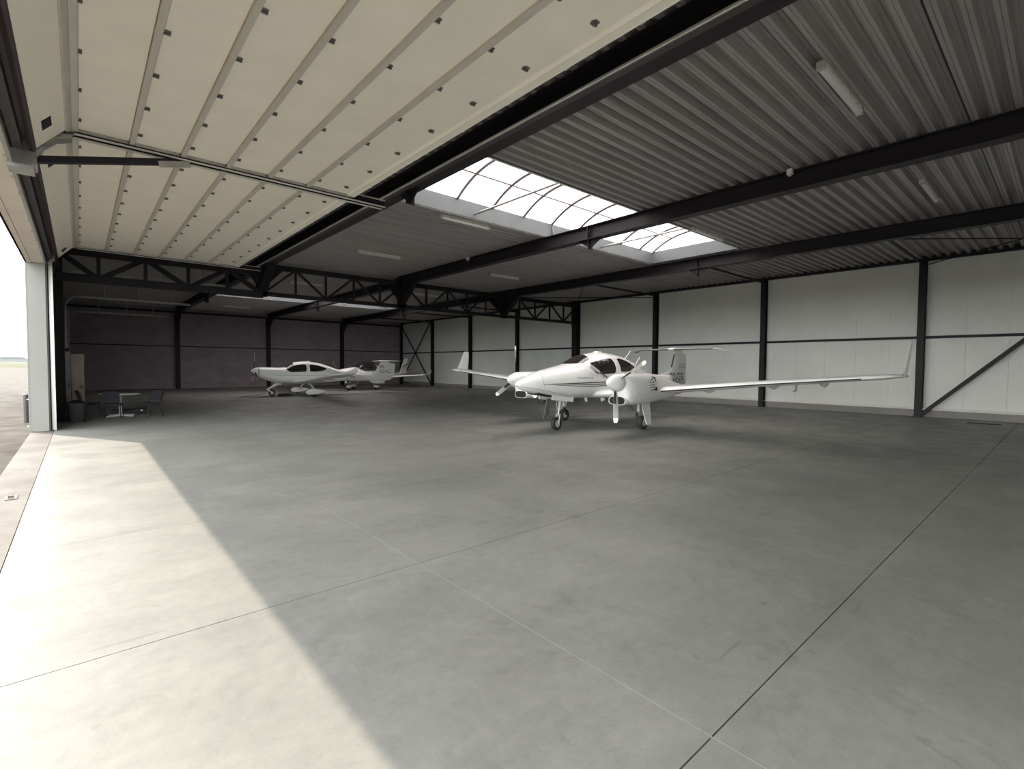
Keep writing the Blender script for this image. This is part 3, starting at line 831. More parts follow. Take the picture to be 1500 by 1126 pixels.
for s in (1, -1):
    window(H, fus, [(1.34, 1.82, 1.86), (1.2, 1.69, 1.91), (1.06, 1.595, 1.94), (0.8, 1.585, 1.99), (0.5, 1.595, 2.035), (0.27, 1.61, 2.05), (0.19, 1.66, 2.02), (0.16, 1.75, 1.95)], s)
    window(H, fus, [(-0.09, 1.67, 2.01), (-0.13, 1.655, 2.05), (-0.3, 1.655, 2.055), (-0.5, 1.665, 2.02), (-0.75, 1.69, 1.94), (-0.95, 1.735, 1.85), (-1.04, 1.775, 1.80)], s, 'rear_window')
    stripe(H, fus, [(3.05, 1.322, 0.006), (2.6, 1.328, 0.024), (0.44, 1.357, 0.034), (-1.5, 1.33, 0.028), (-5.0, 1.27, 0.016)], s)
    stripe(H, fus, [(2.62, 1.290, 0.005), (2.2, 1.292, 0.020), (0.44, 1.302, 0.030), (-1.5, 1.28, 0.025), (-4.8, 1.235, 0.014)], s)
    stripe(H, fus, [(2.22, 1.255, 0.005), (1.8, 1.25, 0.017), (0.44, 1.248, 0.026), (-1.5, 1.235, 0.020), (-4.4, 1.205, 0.012)], s)
    stripe(H, fus, [(0.86, 1.505, 0.004), (0.82, 1.505, 0.026), (0.70, 1.508, 0.012)], s, 'red_paint', name='warning_arrow')
    # joint of the nose cap and the lower cowling
    nc = [H.side(2.97 + 0.05 * math.cos((z - 1.42) * 9), z, s, 0.002) for z in [1.27 + 0.036 * k for k in range(10)]]
    MB().tube(nc, 0.004, 5).build('panel_joint', 'logo_grey', fus)
    MB().tube([H.side(3.60 - 0.162 * k, 1.275 - 0.0285 * k, s, 0.0) for k in range(11)], 0.006, 5).build('panel_joint', 'logo_grey', fus)
    # canopy frame band with its joint lines
    MB().tube([H.side(1.62 - 0.06 * k, 1.50 + 0.1 * math.sin(0), s, 0) for k in range(2)], 0.002, 4).build('panel_joint', 'logo_grey', fus)
    MB().tube([H.side(x, z, s, 0.002) for x, z in ((1.62, 1.80), (1.50, 1.70), (1.36, 1.60), (1.22, 1.545), (1.0, 1.53), (0.5, 1.545), (0.15, 1.57), (0.05, 1.62), (0.02, 1.8), (0.06, 2.0))], 0.005, 5).build('panel_joint', 'aircraft_grey', fus)
windshield(H, fus, lambda t: 1.72 - 0.30 * t * t, lambda t: 0.96 + 0.16 * t, rad(33))
for k in range(5):
    x = 1.30 - 0.22 * k
    MB().tube([H.pt(x, PI / 2 - a, 0.003) for a in [rad(44 + 4 * j) for j in range(4)]], 0.004, 5).build('panel_joint', 'aircraft_grey', fus)
for wd, xx in (('TWIN', 1.86), ('STAR', 1.53)): lettering(wd, 0.082, lambda u, v, xx=xx: H.side(xx - u, 1.452 + v, 1, 0.006), fus, space=1.25, sx=1.15)
for wd, xx in (('TWIN', 1.22), ('STAR', 1.55)): lettering(wd, 0.082, lambda u, v, xx=xx: H.side(xx + u, 1.452 + v, -1, 0.006), fus, space=1.25, sx=1.15)
# tail
fin = vfin([(1.30, -3.25, -5.13, 0.055), (1.50, -3.25, -5.13, 0.055), (1.57, -3.75, -5.13, 0.05), (1.63, -4.12, -5.13, 0.05), (1.72, -4.36, -5.13, 0.05), (2.38, -4.63, -5.13, 0.045), (2.45, -4.66, -5.13, 0.043)], 'fin', A)
vfin([(1.14, -5.08, -5.46, 0.032), (1.2, -5.10, -5.51, 0.035), (2.18, -5.11, -5.51, 0.035), (2.27, -5.12, -5.47, 0.03), (2.31, -5.13, -5.38, 0.02)], 'rudder', A)
MB().bar((-4.385, 0, 1.80), (-4.585, 0, 2.28), 0.035, 0.035).build('de_icing_boot', 'black_paint', fin)
def tail_y(x, z):
    zt, zb, w, zc = H.dims(max(x, -5.25))
    y = abs(H.side(max(x, -5.25), z, 1)[1]) if z < zt else 0.0
    return max(y, 0.052) + 0.008
lettering('OO-CFG', 0.39, lambda u, v: (-4.17 - u, tail_y(-4.17 - u, 1.315 + v), 1.315 + v), fin, sx=0.60, space=1.12, bold=0.011)
lettering('OO-CFG', 0.39, lambda u, v: (-5.33 + u, -tail_y(-5.33 + u, 1.315 + v), 1.315 + v), fin, sx=0.60, space=1.12, bold=0.011)
lettering('OAC', 0.25, lambda u, v: (-4.86 - u, 0.056, 1.76 + v), fin, 'logo_grey')
lettering('OAC', 0.25, lambda u, v: (-5.42 + u, -0.056, 1.76 + v), fin, 'logo_grey')
HS = [(0.0, -4.28, 2.455, 0.86, 0.11), (1.2, -4.42, 2.455, 0.70, 0.10), (1.60, -4.50, 2.455, 0.58, 0.09)]
for s in (1, -1):
    st = wing(HS, 'stabiliser', A, s)
    le_strip(HS, 0.12, 1.5, s, st, 11, 13)
    tp = [(1.60, -4.50, 2.455, 0.58, 0.09), (1.70, -4.58, 2.43, 0.46, 0.08), (1.86, -4.80, 2.36, 0.20, 0.07)]
    wing(tp, 'stabiliser_tip', st, s)
MB().rings([[(x, r * math.cos(t), 2.455 + r * 0.75 * math.sin(t)) for t in [2 * PI * k / 16 for k in range(16)]] for x, r in ((-4.20, 0.01), (-4.23, 0.05), (-4.32, 0.085), (-4.6, 0.10), (-5.0, 0.07), (-5.25, 0.01))]).build('tail_bullet', 'aircraft_white', A, smooth=50)
# wings
WS = [(0.20, 1.06, 1.00, 2.30, 0.15), (0.62, 0.98, 1.01, 2.20, 0.155), (0.85, 0.80, 1.02, 2.00, 0.16), (1.3, 0.48, 1.06, 1.66, 0.165), (2.05, 0.30, 1.135, 1.50, 0.16), (4.5, 0.33, 1.385, 1.30, 0.14), (6.9, 0.36, 1.60, 1.05, 0.13), (7.15, 0.34, 1.625, 0.99, 0.125), (7.32, 0.24, 1.64, 0.82, 0.11), (7.40, 0.08, 1.645, 0.62, 0.08)]
for s in (1, -1):
    w = wing(WS, 'wing', A, s)
    le_strip(WS, 2.2, 6.75, s, w, 12, 13)
    MB().rings([[(lx - a * ch, s * (y + b * th), z) for a, b in AFS] for z, y, lx, ch, th in ((1.63, 7.34, -0.02, 0.62, 0.05), (1.70, 7.37, -0.10, 0.55, 0.042), (1.85, 7.385, -0.20, 0.48, 0.034), (2.1, 7.41, -0.33, 0.39, 0.026), (2.34, 7.43, -0.45, 0.29, 0.02), (2.41, 7.435, -0.53, 0.17, 0.014))]).build('winglet', 'aircraft_white', w, smooth=45)
    MB().tube([(-0.55, s * 7.36, 1.645), (-0.66, s * 7.37, 1.645), (-0.74, s * 7.375, 1.645)], [0.03, 0.022, 0.004], 8).build('navigation_light', 'black_paint', w)
    for y in (3.1, 4.75, 5.85):
        st = wing_at(WS, y); zb = st[2] - 0.045
        MB().prism([(st[1] - 0.55, zb), (st[1] - 1.35, zb + 0.02), (st[1] - 1.38, zb - 0.05), (st[1] - 1.05, zb - 0.115), (st[1] - 0.8, zb - 0.07)], 'y', s * y - 0.014, s * y + 0.014).build('hinge_fairing', 'aircraft_white', w)
    if s == 1:
        st = wing_at(WS, 5.45)
        MB().tube([(st[1] - 0.35, 5.45, st[2] - 0.05), (st[1] - 0.35, 5.45, st[2] - 0.19), (st[1] - 0.15, 5.45, st[2] - 0.20)], 0.014, 8).build('pitot_tube', 'hinge_steel', w)
# engines
for s in (1, -1):
    N = Hull([(1.79, 1.60, 1.17, 0.205), (1.74, 1.615, 1.04, 0.245), (1.66, 1.625, 0.90, 0.295), (1.5, 1.63, 0.815, 0.34), (1.25, 1.632, 0.785, 0.365), (0.8, 1.628, 0.785, 0.375), (0.3, 1.60, 0.82, 0.365), (-0.3, 1.50, 0.88, 0.33),
              (-1.0, 1.37, 0.96, 0.25), (-1.7, 1.24, 1.06, 0.12), (-1.95, 1.18, 1.12, 0.03)], 2.5, s * 1.83)
    nac = N.build('nacelle', 'aircraft_white', A, 50, 36)
    yc = s * 1.83
    ic = yc - s * 0.06
    el = lambda x, a, b, z=0.925: [(x, ic + a * math.copysign(abs(math.cos(t)) ** 0.7, math.cos(t)), z + b * math.copysign(abs(math.sin(t)) ** 0.7, math.sin(t))) for t in [2 * PI * k / 28 for k in range(28)]]
    MB().rings([el(1.45, 0.262, 0.125), el(1.70, 0.260, 0.122), el(1.755, 0.252, 0.115), el(1.755, 0.240, 0.105), el(1.72, 0.239, 0.104)], cap0=False, cap1=False).build('intake_lip', 'aircraft_white', nac, smooth=60)
    MB().rings([el(1.745, 0.242, 0.106), el(1.725, 0.242, 0.106)]).build('intake', 'dark_cavity', nac)
    propeller(A, (1.795, yc, 1.392), 1.03, 0.232, 0.48, (181, 301, 61) if s == 1 else (0, 120, 240), 0.142)
    # cooling outlet with louvres on the outer shoulder
    for sd in (s,):
        oc = [(0.48, 1.17), (0.60, 1.17), (0.66, 1.50), (0.55, 1.545), (0.43, 1.53), (0.49, 1.44)]
        MB().rings([[N.side(x, z, sd, 0.002) for x, z in oc], [N.side(x, z, sd, 0.012) for x, z in oc]]).build('cooling_outlet', 'dark_cavity', nac)
        for k in range(5):
            z = 1.20 + 0.068 * k
            MB().tube([N.side(0.62 + 0.05 * j, z - 0.006 * j, sd, 0.004) for j in range(6)], [0.011, 0.010, 0.009, 0.007, 0.005, 0.002], 6).build('louvre', 'dark_cavity', nac)
        for k, (x, z) in enumerate(((1.35, 1.14), (1.30, 1.06), (1.20, 1.05), (1.42, 1.06), (0.2, 1.10))):
            MB().disc(N.side(x, z, sd, 0.002), (0, 1, 0), 0.012, 0.006, 8).build('fastener', 'logo_grey', nac)
    MB().tube([(1.02, yc - s * 0.16, 0.84), (0.92, yc - s * 0.16, 0.70), (0.84, yc - s * 0.16, 0.645)], [0.035, 0.035, 0.04], 10).build('exhaust_pipe', 'hinge_steel', nac, smooth=40)
    # main gear
    g = MB().tube([(0.10, s * 1.40, 0.95), (0.10, s * 1.40, 0.52)], 0.045, 10).build('main_gear_leg', 'aircraft_grey', A, smooth=40)
    MB().tube([(0.10, s * 1.40, 0.52), (0.08, s * 1.39, 0.36)], 0.028, 10).build('oleo', 'chrome', g, smooth=40)
    MB().bar((0.13, s * 1.37, 0.46), (-0.02, s * 1.37, 0.20), 0.05, 0.07).build('trailing_arm', 'black_paint', g)
    MB().tube([(0.0, s * 1.36, 0.20), (0.0, s * 1.49, 0.20)], 0.03, 10).build('axle', 'aircraft_grey', g)
    wheel(A, (0.0, s * 1.476, 0.20), 0.20, 0.155, 'main_wheel')
    MB().rings([[(0.13, s * 1.50, 0.86), (-0.30, s * 1.50, 0.86), (-0.30, s * 1.515, 0.86), (0.13, s * 1.515, 0.86)],
                [(0.17, s * 1.585, 0.50), (-0.22, s * 1.585, 0.50), (-0.22, s * 1.60, 0.50), (0.17, s * 1.60, 0.50)],
                [(0.10, s * 1.66, 0.15), (-0.14, s * 1.66, 0.15), (-0.14, s * 1.675, 0.15), (0.10, s * 1.675, 0.15)]]).build('gear_door', 'aircraft_white', A)
# nose gear
ng = MB().tube([(1.90, 0, 1.0), (1.97, 0, 0.60)], 0.048, 12).build('nose_gear_leg', 'aircraft_grey', A, smooth=40)
MB().tube([(1.97, 0, 0.60), (2.01, 0, 0.44)], 0.032, 12).build('oleo', 'chrome', ng, smooth=40)
for s in (1, -1):
    MB().bar((2.0, s * 0.055, 0.46), (2.08, s * 0.09, 0.19), 0.025, 0.05).build('fork', 'aircraft_grey', ng)
MB().tube([(2.12, 0.0, 0.95), (2.04, 0, 0.46)], 0.018, 8).build('drag_strut', 'chrome', ng)
MB().tube([(1.78, 0.05, 0.95), (1.98, 0.02, 0.58)], 0.016, 8).build('drag_strut', 'chrome', ng)
wheel(A, (2.083, 0, 0.19), 0.19, 0.125, 'nose_wheel')
MB().prism([(2.54, 1.046), (1.62, 0.935), (1.64, 0.795), (2.56, 0.892)], 'y', 0.225, 0.240).build('nose_gear_door', 'aircraft_white', A)
MB().prism([(2.54, 1.046), (1.62, 0.935), (1.64, 0.795), (2.56, 0.892)], 'y', -0.240, -0.225).build('nose_gear_door', 'aircraft_white', A)
MB().prism([(3.06, 1.12), (3.06, 1.060), (2.79, 1.012), (2.25, 0.940), (1.66, 0.888), (1.66, 1.0)], 'y', -0.20, 0.20).build('wheel_bay', 'dark_cavity', A)
MB().prism([(2.14, 0.88), (2.32, 0.90), (2.47, 0.36), (2.24, 0.42)], 'y', -0.15, -0.135).build('leg_door', 'hinge_steel', A)
# aerials and belly fittings
for x0, z0, x1, z1 in ((-1.22, 2.0, -1.62, 2.33), (-1.85, 1.78, -2.18, 2.12)):
    MB().tube([(x0, 0, z0), (x1, 0, z1)], 0.013, 8).build('aerial', 'aircraft_white', A)
MB().prism([(0.35, 2.20), (0.05, 2.20), (0.12, 2.27), (0.28, 2.27)], 'y', -0.08, 0.08).build('roof_beacon', 'aircraft_white', A)
for x, y, d in ((1.02, 0.15, 0.13), (0.35, 0.3, 0.12), (0.20, 0.12, 0.16)):
    MB().prism([(x, 0.90), (x - 0.10, 0.90), (x - 0.13, 0.90 - d), (x - 0.07, 0.90 - d)], 'y', y - 0.02, y + 0.02).build('belly_aerial', 'aircraft_white', A)

# ------------------------------------------------------------------ single-engined four-seater
B = tag(empty('single_engine_aircraft', (10.04, 30.05, 0), rad(176.8)), 'white single-engined four-seat aircraft with wheel fairings, its nose pointing left, in the far bay', 'aircraft', 'parked aircraft')
H = Hull([(2.57, 1.60, 1.26, 0.185), (2.50, 1.635, 1.12, 0.34), (2.3, 1.645, 0.99, 0.44), (1.9, 1.64, 0.83, 0.51), (1.51, 1.625, 0.71, 0.55), (1.19, 1.645, 0.70, 0.58), (0.95, 1.77, 0.695, 0.60), (0.61, 1.945, 0.69, 0.62), (0.0, 2.0, 0.68, 0.63),
          (-0.4, 1.965, 0.69, 0.62), (-0.82, 1.89, 0.71, 0.57), (-1.39, 1.71, 0.76, 0.46), (-1.9, 1.53, 0.80, 0.35), (-2.6, 1.37, 0.83, 0.25), (-3.5, 1.25, 0.83, 0.18), (-4.3, 1.18, 0.81, 0.13), (-5.0, 1.11, 0.80, 0.08), (-5.45, 1.05, 0.86, 0.035)])
fus = H.build('fuselage', 'aircraft_white', B)
for s in (1, -1):
    window(H, fus, [(1.13, 1.52, 1.56), (0.95, 1.385, 1.655), (0.72, 1.372, 1.75), (0.4, 1.38, 1.81), (0.15, 1.385, 1.83), (0.09, 1.42, 1.815), (0.06, 1.52, 1.74)], s)
    window(H, fus, [(-0.12, 1.44, 1.78), (-0.16, 1.405, 1.81), (-0.35, 1.40, 1.80), (-0.65, 1.42, 1.75), (-0.95, 1.475, 1.665), (-1.12, 1.55, 1.585)], s, 'rear_window')
    stripe(H, fus, [(2.3, 1.22, 0.004), (1.2, 1.20, 0.012), (-1.5, 1.16, 0.012), (-3.5, 1.08, 0.006)], s, 'logo_grey')
windshield(H, fus, lambda t: 1.16 - 0.1 * t * t, lambda t: 0.70 + 0.06 * t, rad(44))
lettering('APX', 0.30, lambda u, v: H.side(-2.35 - u, 0.90 + v, 1, 0.006), fus, sx=1.1)
propeller(B, (2.56, 0, 1.435), 1.02, 0.19, 0.33, (2, 122, 242), 0.12)
for s in (1, -1):
    MB().disc((2.53, s * 0.24, 1.40), (1, 0, 0.1), 0.075, 0.03, 16).build('intake', 'dark_cavity', fus)
WB = [(0.20, 0.86, 0.79, 1.95, 0.15), (0.7, 0.74, 0.82, 1.78, 0.15), (1.5, 0.44, 0.89, 1.42, 0.15), (4.0, 0.36, 1.12, 1.20, 0.14), (5.9, 0.28, 1.29, 0.98, 0.13), (6.2, 0.16, 1.325, 0.82, 0.12)]
for s in (1, -1):
    w = wing(WB, 'wing', B, s)
    wing([(6.2, 0.16, 1.325, 0.82, 0.12), (6.34, 0.02, 1.36, 0.70, 0.11), (6.44, -0.20, 1.44, 0.55, 0.09), (6.50, -0.42, 1.56, 0.36, 0.08), (6.53, -0.58, 1.66, 0.2, 0.07)], 'winglet', w, s)
    for y in (2.6, 4.2):
        st = wing_at(WB, y)
        MB().prism([(st[1] - 0.5, st[2] - 0.05), (st[1] - 1.25, st[2] - 0.03), (st[1] - 1.27, st[2] - 0.09), (st[1] - 0.95, st[2] - 0.13)], 'y', s * y - 0.012, s * y + 0.012).build('hinge_fairing', 'aircraft_white', w)
    # sprung leg, wheel and fairing
    MB().rings([[(-0.10 + dx, s * y, z + dz) for dx, dz in ((0.07, 0), (0.0, 0.022), (-0.09, 0), (0.0, -0.022))] for y, z in ((0.45, 0.74), (0.9, 0.60), (1.35, 0.42), (1.58, 0.28))]).build('sprung_leg', 'aircraft_white', B)
    wheel(B, (0, s * 1.60, 0.18), 0.18, 0.13, 'main_wheel')
    MB().rings([[(x, s * 1.60 + wy * math.cos(t), zc + hz * math.sin(t)) for t in [2 * PI * k / 20 for k in range(20)]] for x, wy, hz, zc in ((0.40, 0.01, 0.01, 0.25), (0.36, 0.06, 0.09, 0.25), (0.22, 0.105, 0.165, 0.255), (0.0, 0.12, 0.185, 0.26), (-0.25, 0.105, 0.15, 0.27), (-0.5, 0.06, 0.085, 0.285), (-0.68, 0.01, 0.012, 0.295))]).build('wheel_fairing', 'aircraft_white', B, smooth=60)
st_pts = [(0.0, -4.66, 2.075, 0.88, 0.10), (1.3, -4.78, 2.075, 0.72, 0.09), (1.66, -4.84, 2.07, 0.62, 0.08), (1.78, -4.95, 2.055, 0.40, 0.07)]
for s in (1, -1): wing(st_pts, 'stabiliser', B, s)
MB().rings([[(x, r * math.cos(t), 2.08 + r * 0.7 * math.sin(t)) for t in [2 * PI * k / 14 for k in range(14)]] for x, r in ((-4.55, 0.01), (-4.6, 0.05), (-4.75, 0.08), (-5.2, 0.08), (-5.6, 0.01))]).build('tail_bullet', 'aircraft_white', B, smooth=50)
fin = vfin([(0.95, -3.55, -5.25, 0.05), (1.20, -3.55, -5.25, 0.05), (1.28, -4.05, -5.25, 0.05), (1.38, -4.33, -5.25, 0.048), (2.02, -4.74, -5.32, 0.042), (2.07, -4.77, -5.32, 0.04)], 'fin', B)
vfin([(0.98, -5.22, -5.60, 0.03), (1.1, -5.23, -5.64, 0.034), (1.80, -5.29, -5.74, 0.034), (1.90, -5.30, -5.70, 0.03), (1.94, -5.32, -5.55, 0.02)], 'rudder', B)
vfin([(0.62, -4.35, -4.95, 0.02), (0.70, -4.05, -5.0, 0.03), (0.90, -3.95, -5.05, 0.04)], 'ventral_fin', B)
for s in (1, -1):
    mp_ = lambda u, v, s=s: ((-4.66 - u) if s > 0 else (-5.52 + u), s * 0.058, 1.30 + v)
    lettering('OAC', 0.33, mp_, fin, 'logo_grey', sx=1.1)
    for z, mt in ((1.73, 'black_paint'), (1.655, 'red_paint')):
        MB().box(-4.95, -4.62, s * 0.050 - 0.004, s * 0.050 + 0.008, z, z + 0.035).build('flag_bar', mt, fin)
MB().rings([[(1.62 - 0.0, -0.05, 0.74), (1.30, -0.03, 0.74), (1.30, 0.03, 0.74), (1.62, 0.05, 0.74)], [(1.95, -0.05, 0.50), (1.70, -0.03, 0.52), (1.70, 0.03, 0.52), (1.95, 0.05, 0.50)], [(2.18, -0.06, 0.38), (2.00, -0.06, 0.40), (2.00, 0.06, 0.40), (2.18, 0.06, 0.38)]]).build('nose_leg_fairing', 'aircraft_white', B, smooth=40)
wheel(B, (1.81, 0, 0.18), 0.18, 0.12, 'nose_wheel')
for s in (1, -1):
    MB().bar((2.05, s * 0.075, 0.40), (1.81, s * 0.085, 0.18), 0.02, 0.05).build('fork', 'aircraft_white', B)
MB().tube([(-0.05, 0.0, 1.98), (-0.25, 0, 2.0), (-0.3, 0, 2.06)], [0.03, 0.03, 0.01], 8).build('roof_aerial', 'aircraft_white', B)
MB().prism([(1.62, 0.74), (1.35, 0.74), (1.35, 0.63), (1.55, 0.65)], 'y', -0.18, 0.18).build('cowl_outlet', 'aircraft_white', B)
# tow bar left on the nose wheel
tb = tag(empty('tow_bar', (7.92, 30.17, 0)), 'thin dark tow bar lying on the floor in front of the far aircraft nose wheel', 'tow bar')
MB().tube([(0.0, 0.0, 0.16), (-0.45, -0.04, 0.10), (-1.35, -0.12, 0.018)], 0.016, 8).build('bar', 'hinge_steel', tb)
MB().tube([(-1.35, -0.32, 0.02), (-1.35, 0.08, 0.02)], 0.016, 8).build('handle', 'hinge_steel', tb)
tr2 = tag(bpy.data.objects.new('drip_tray', None), 'flat black drip tray on the floor under the single-engined aircraft nose', 'tray')
C.objects.link(tr2); tr2.location = (8.95, 30.1, 0)
m = MB().box(-0.33, 0.33, -0.28, 0.28, 0.0, 0.015)
m.build('pan', 'plastic_black', tr2)
for x0, x1, y0, y1 in ((-0.34, 0.34, -0.30, -0.28), (-0.34, 0.34, 0.28, 0.30), (-0.34, -0.32, -0.28, 0.28), (0.32, 0.34, -0.28, 0.28)):
    MB().box(x0, x1, y0, y1, 0, 0.11).build('rim', 'plastic_black', tr2)

# ------------------------------------------------------------------ two-seater with bubble canopy
D = tag(empty('two_seat_aircraft', (15.77, 34.38, 0), rad(204.6)), 'white two-seat aircraft with a dark bubble canopy half hidden behind the single-engined aircraft tail', 'aircraft', 'parked aircraft')
H = Hull([(2.42, 1.44, 1.10, 0.16), (2.36, 1.50, 0.98, 0.32), (2.1, 1.545, 0.86, 0.43), (1.6, 1.60, 0.74, 0.50), (1.1, 1.65, 0.66, 0.54), (0.5, 1.56, 0.62, 0.57), (-0.3, 1.52, 0.63, 0.56), (-1.0, 1.50, 0.68, 0.47), (-1.8, 1.36, 0.78, 0.33), (-3.0, 1.20, 0.88, 0.20), (-4.2, 1.15, 0.93, 0.12), (-5.1, 1.12, 0.98, 0.04)])
fus = H.build('fuselage', 'aircraft_white', D)
K = Hull([(1.12, 1.62, 1.45, 0.30), (0.95, 1.76, 1.42, 0.42), (0.6, 1.95, 1.40, 0.51), (0.2, 2.05, 1.40, 0.545), (-0.2, 2.07, 1.40, 0.545), (-0.6, 2.02, 1.40, 0.51), (-0.92, 1.90, 1.40, 0.45)], 2.1, zfrac=0.2)
K.build('bubble_canopy', 'tinted_glass', D, 24, 28)
K2 = Hull([(-0.88, 1.935, 1.36, 0.475), (-1.05, 1.85, 1.30, 0.45), (-1.35, 1.66, 1.2, 0.38), (-1.7, 1.44, 1.1, 0.30)], 2.1, zfrac=0.2)
K2.build('canopy_rear_fairing', 'aircraft_white', D, 16, 28)
propeller(D, (2.41, 0, 1.27), 0.92, 0.17, 0.32, (40, 220), 0.11)
WD = [(0.2, 0.55, 0.80, 1.50, 0.15), (0.7, 0.45, 0.84, 1.35, 0.15), (3.2, 0.36, 1.01, 1.12, 0.14), (5.0, 0.22, 1.13, 0.85, 0.12), (5.25, 0.12, 1.16, 0.70, 0.11), (5.40, -0.05, 1.24, 0.5, 0.10), (5.47, -0.2, 1.36, 0.3, 0.08), (5.50, -0.3, 1.48, 0.15, 0.07)]
for s in (1, -1):
    wing(WD, 'wing', D, s)
    wing([(0.0, -4.30, 1.22, 0.85, 0.10), (1.4, -4.45, 1.26, 0.60, 0.09), (1.55, -4.55, 1.28, 0.42, 0.08), (1.60, -4.68, 1.33, 0.22, 0.07)], 'stabiliser', D, s)
    MB().rings([[(-0.05 + dx, s * y, z + dz) for dx, dz in ((0.06, 0), (0, 0.02), (-0.06, 0), (0, -0.02))] for y, z in ((0.35, 0.68), (0.7, 0.50), (1.02, 0.24))]).build('sprung_leg', 'aircraft_white', D)
    wheel(D, (0, s * 1.05, 0.17), 0.17, 0.12, 'main_wheel')
    MB().rings([[(x, s * 1.05 + wy * math.cos(t), 0.26 + hz * math.sin(t)) for t in [2 * PI * k / 14 for k in range(14)]] for x, wy, hz in ((0.28, 0.01, 0.01), (0.2, 0.07, 0.09), (0.0, 0.09, 0.12), (-0.25, 0.06, 0.08), (-0.45, 0.01, 0.01))]).build('wheel_fairing', 'aircraft_white', D, smooth=60)
fin = vfin([(1.05, -3.9, -5.05, 0.045), (1.2, -4.1, -5.08, 0.045), (2.28, -4.72, -5.25, 0.035), (2.40, -4.86, -5.24, 0.03)], 'fin', D)
for s in (1, -1):
    MB().prism([(-4.45, 1.62), (-5.15, 2.00), (-5.15, 1.90), (-4.55, 1.60)], 'y', s * 0.042 - 0.004, s * 0.042 + 0.006).build('chevron', 'black_paint', fin)
MB().tube([(1.45, 0, 0.75), (1.62, 0, 0.40)], 0.03, 8).build('nose_leg', 'aircraft_white', D)
wheel(D, (1.65, 0, 0.16), 0.16, 0.11, 'nose_wheel')
MB().rings([[(1.65 + x, wy * math.cos(t), 0.27 + hz * math.sin(t)) for t in [2 * PI * k / 14 for k in range(14)]] for x, wy, hz in ((0.26, 0.01, 0.01), (0.18, 0.07, 0.08), (0.0, 0.085, 0.11), (-0.22, 0.06, 0.07), (-0.38, 0.01, 0.01))]).build('wheel_fairing', 'aircraft_white', D, smooth=60)

# ================================================================== FURNITURE AND SMALL THINGS
def make_chair(label, loc, rz):
    c = tag(empty('visitor_chair', loc, rz), label, 'chair', 'chairs at the round table')
    # faces +x
    place('seat', with_mat(bevelbox(-0.22, 0.24, -0.24, 0.24, 0.43, 0.49, 0.022, 'seat'), 'fabric_black'), c)
    rs = []
    for k in range(9):
        z = 0.56 + 0.34 * k / 8; t = abs(k / 4 - 1); hw = 0.235 * (1 - 0.28 * t ** 3)
        rs.append([(-0.25 - 0.10 * (k / 8) - 0.03 * (1 - (y / 0.24) ** 2) + dx, y, z) for dx in (0.022,) for y in [hw * (-1 + 2 * j / 8) for j in range(9)]] +
                  [(-0.25 - 0.10 * (k / 8) - 0.03 * (1 - (y / 0.24) ** 2) - 0.022, y, z) for y in [hw * (1 - 2 * j / 8) for j in range(9)]])
    MB().rings(rs).build('backrest', 'fabric_black', c, smooth=50)
    for s in (1, -1):
        MB().tube([(0.27, s * 0.25, 0.0), (0.21, s * 0.225, 0.43)], 0.013, 8).build('leg', 'plastic_black', c)
        MB().tube([(-0.30, s * 0.25, 0.0), (-0.20, s * 0.225, 0.43)], 0.013, 8).build('leg', 'plastic_black', c)
        MB().tube([(-0.20, s * 0.235, 0.43), (-0.27, s * 0.225, 0.58), (-0.33, s * 0.20, 0.80)], 0.012, 8).build('back_frame', 'plastic_black', c)
    m = MB().tube([(0.21, -0.225, 0.43), (0.21, 0.225, 0.43)], 0.012, 8); m.tube([(-0.20, -0.225, 0.43), (-0.20, 0.225, 0.43)], 0.012, 8)
    m.tube([(-0.2, -0.225, 0.43), (0.21, -0.225, 0.43)], 0.012, 8); m.tube([(-0.2, 0.225, 0.43), (0.21, 0.225, 0.43)], 0.012, 8)
    m.build('seat_frame', 'plastic_black', c)
    return c
make_chair('black chair with its back to the doorway, in front of the round table', (0.78, 20.72, 0), rad(80))
make_chair('black chair right of the round table, turned towards it', (1.72, 20.50, 0), rad(218))
make_chair('black chair left of the round table, mostly hidden behind another chair', (0.25, 21.62, 0), rad(-6))
t = tag(empty('round_table', (1.02, 21.45, 0)), 'round white table on a star-shaped foot among the black chairs', 'table')
MB().lathe([(0.0, 0.53), (0.012, 0.55), (0.026, 0.55), (0.034, 0.54)], (0, 0, 0.745), (0, 0, 1), 40).build('table_top', 'table_white', t, smooth=40)
MB().tube([(0, 0, 0.04), (0, 0, 0.75)], 0.045, 16).build('column', 'table_white', t, smooth=40)
for k in range(4):
    a = rad(38 + 90 * k)
    MB().rings([[(math.cos(a) * r - math.sin(a) * w_ * q, math.sin(a) * r + math.cos(a) * w_ * q, z) for q, z in ((-1, zb), (1, zb), (1, zt), (-1, zt))] for r, w_, zb, zt in ((0.02, 0.035, 0.02, 0.085), (0.48, 0.025, 0.0, 0.04))]).build('foot', 'table_white', t)
p = tag(MB().box(-0.11, 0.11, -0.15, 0.15, 0, 0.012).build('paper_stack', 'paper_yellow', loc=(0.60, 21.24, 0.779)), 'yellow papers lying on the left edge of the round table', 'papers')
p.rotation_euler = (0, 0, 0.4)
bx = tag(empty('storage_case', (1.42, 22.3, 0)), 'low flat black case on the floor behind the round table', 'case')
place('body', with_mat(bevelbox(-0.55, 0.45, -0.22, 0.22, 0.0, 0.13, 0.02, 'body'), 'plastic_black'), bx)
place('lid', with_mat(bevelbox(-0.56, 0.46, -0.23, 0.23, 0.13, 0.17, 0.015, 'lid'), 'plastic_black'), bx)
MB().box(0.20, 0.26, -0.245, -0.225, 0.10, 0.15).build('latch', 'aluminium', bx)
b = tag(empty('waste_bin', (-0.10, 20.25, 0)), 'black plastic waste bin with a domed lid just inside the doorway', 'bin')
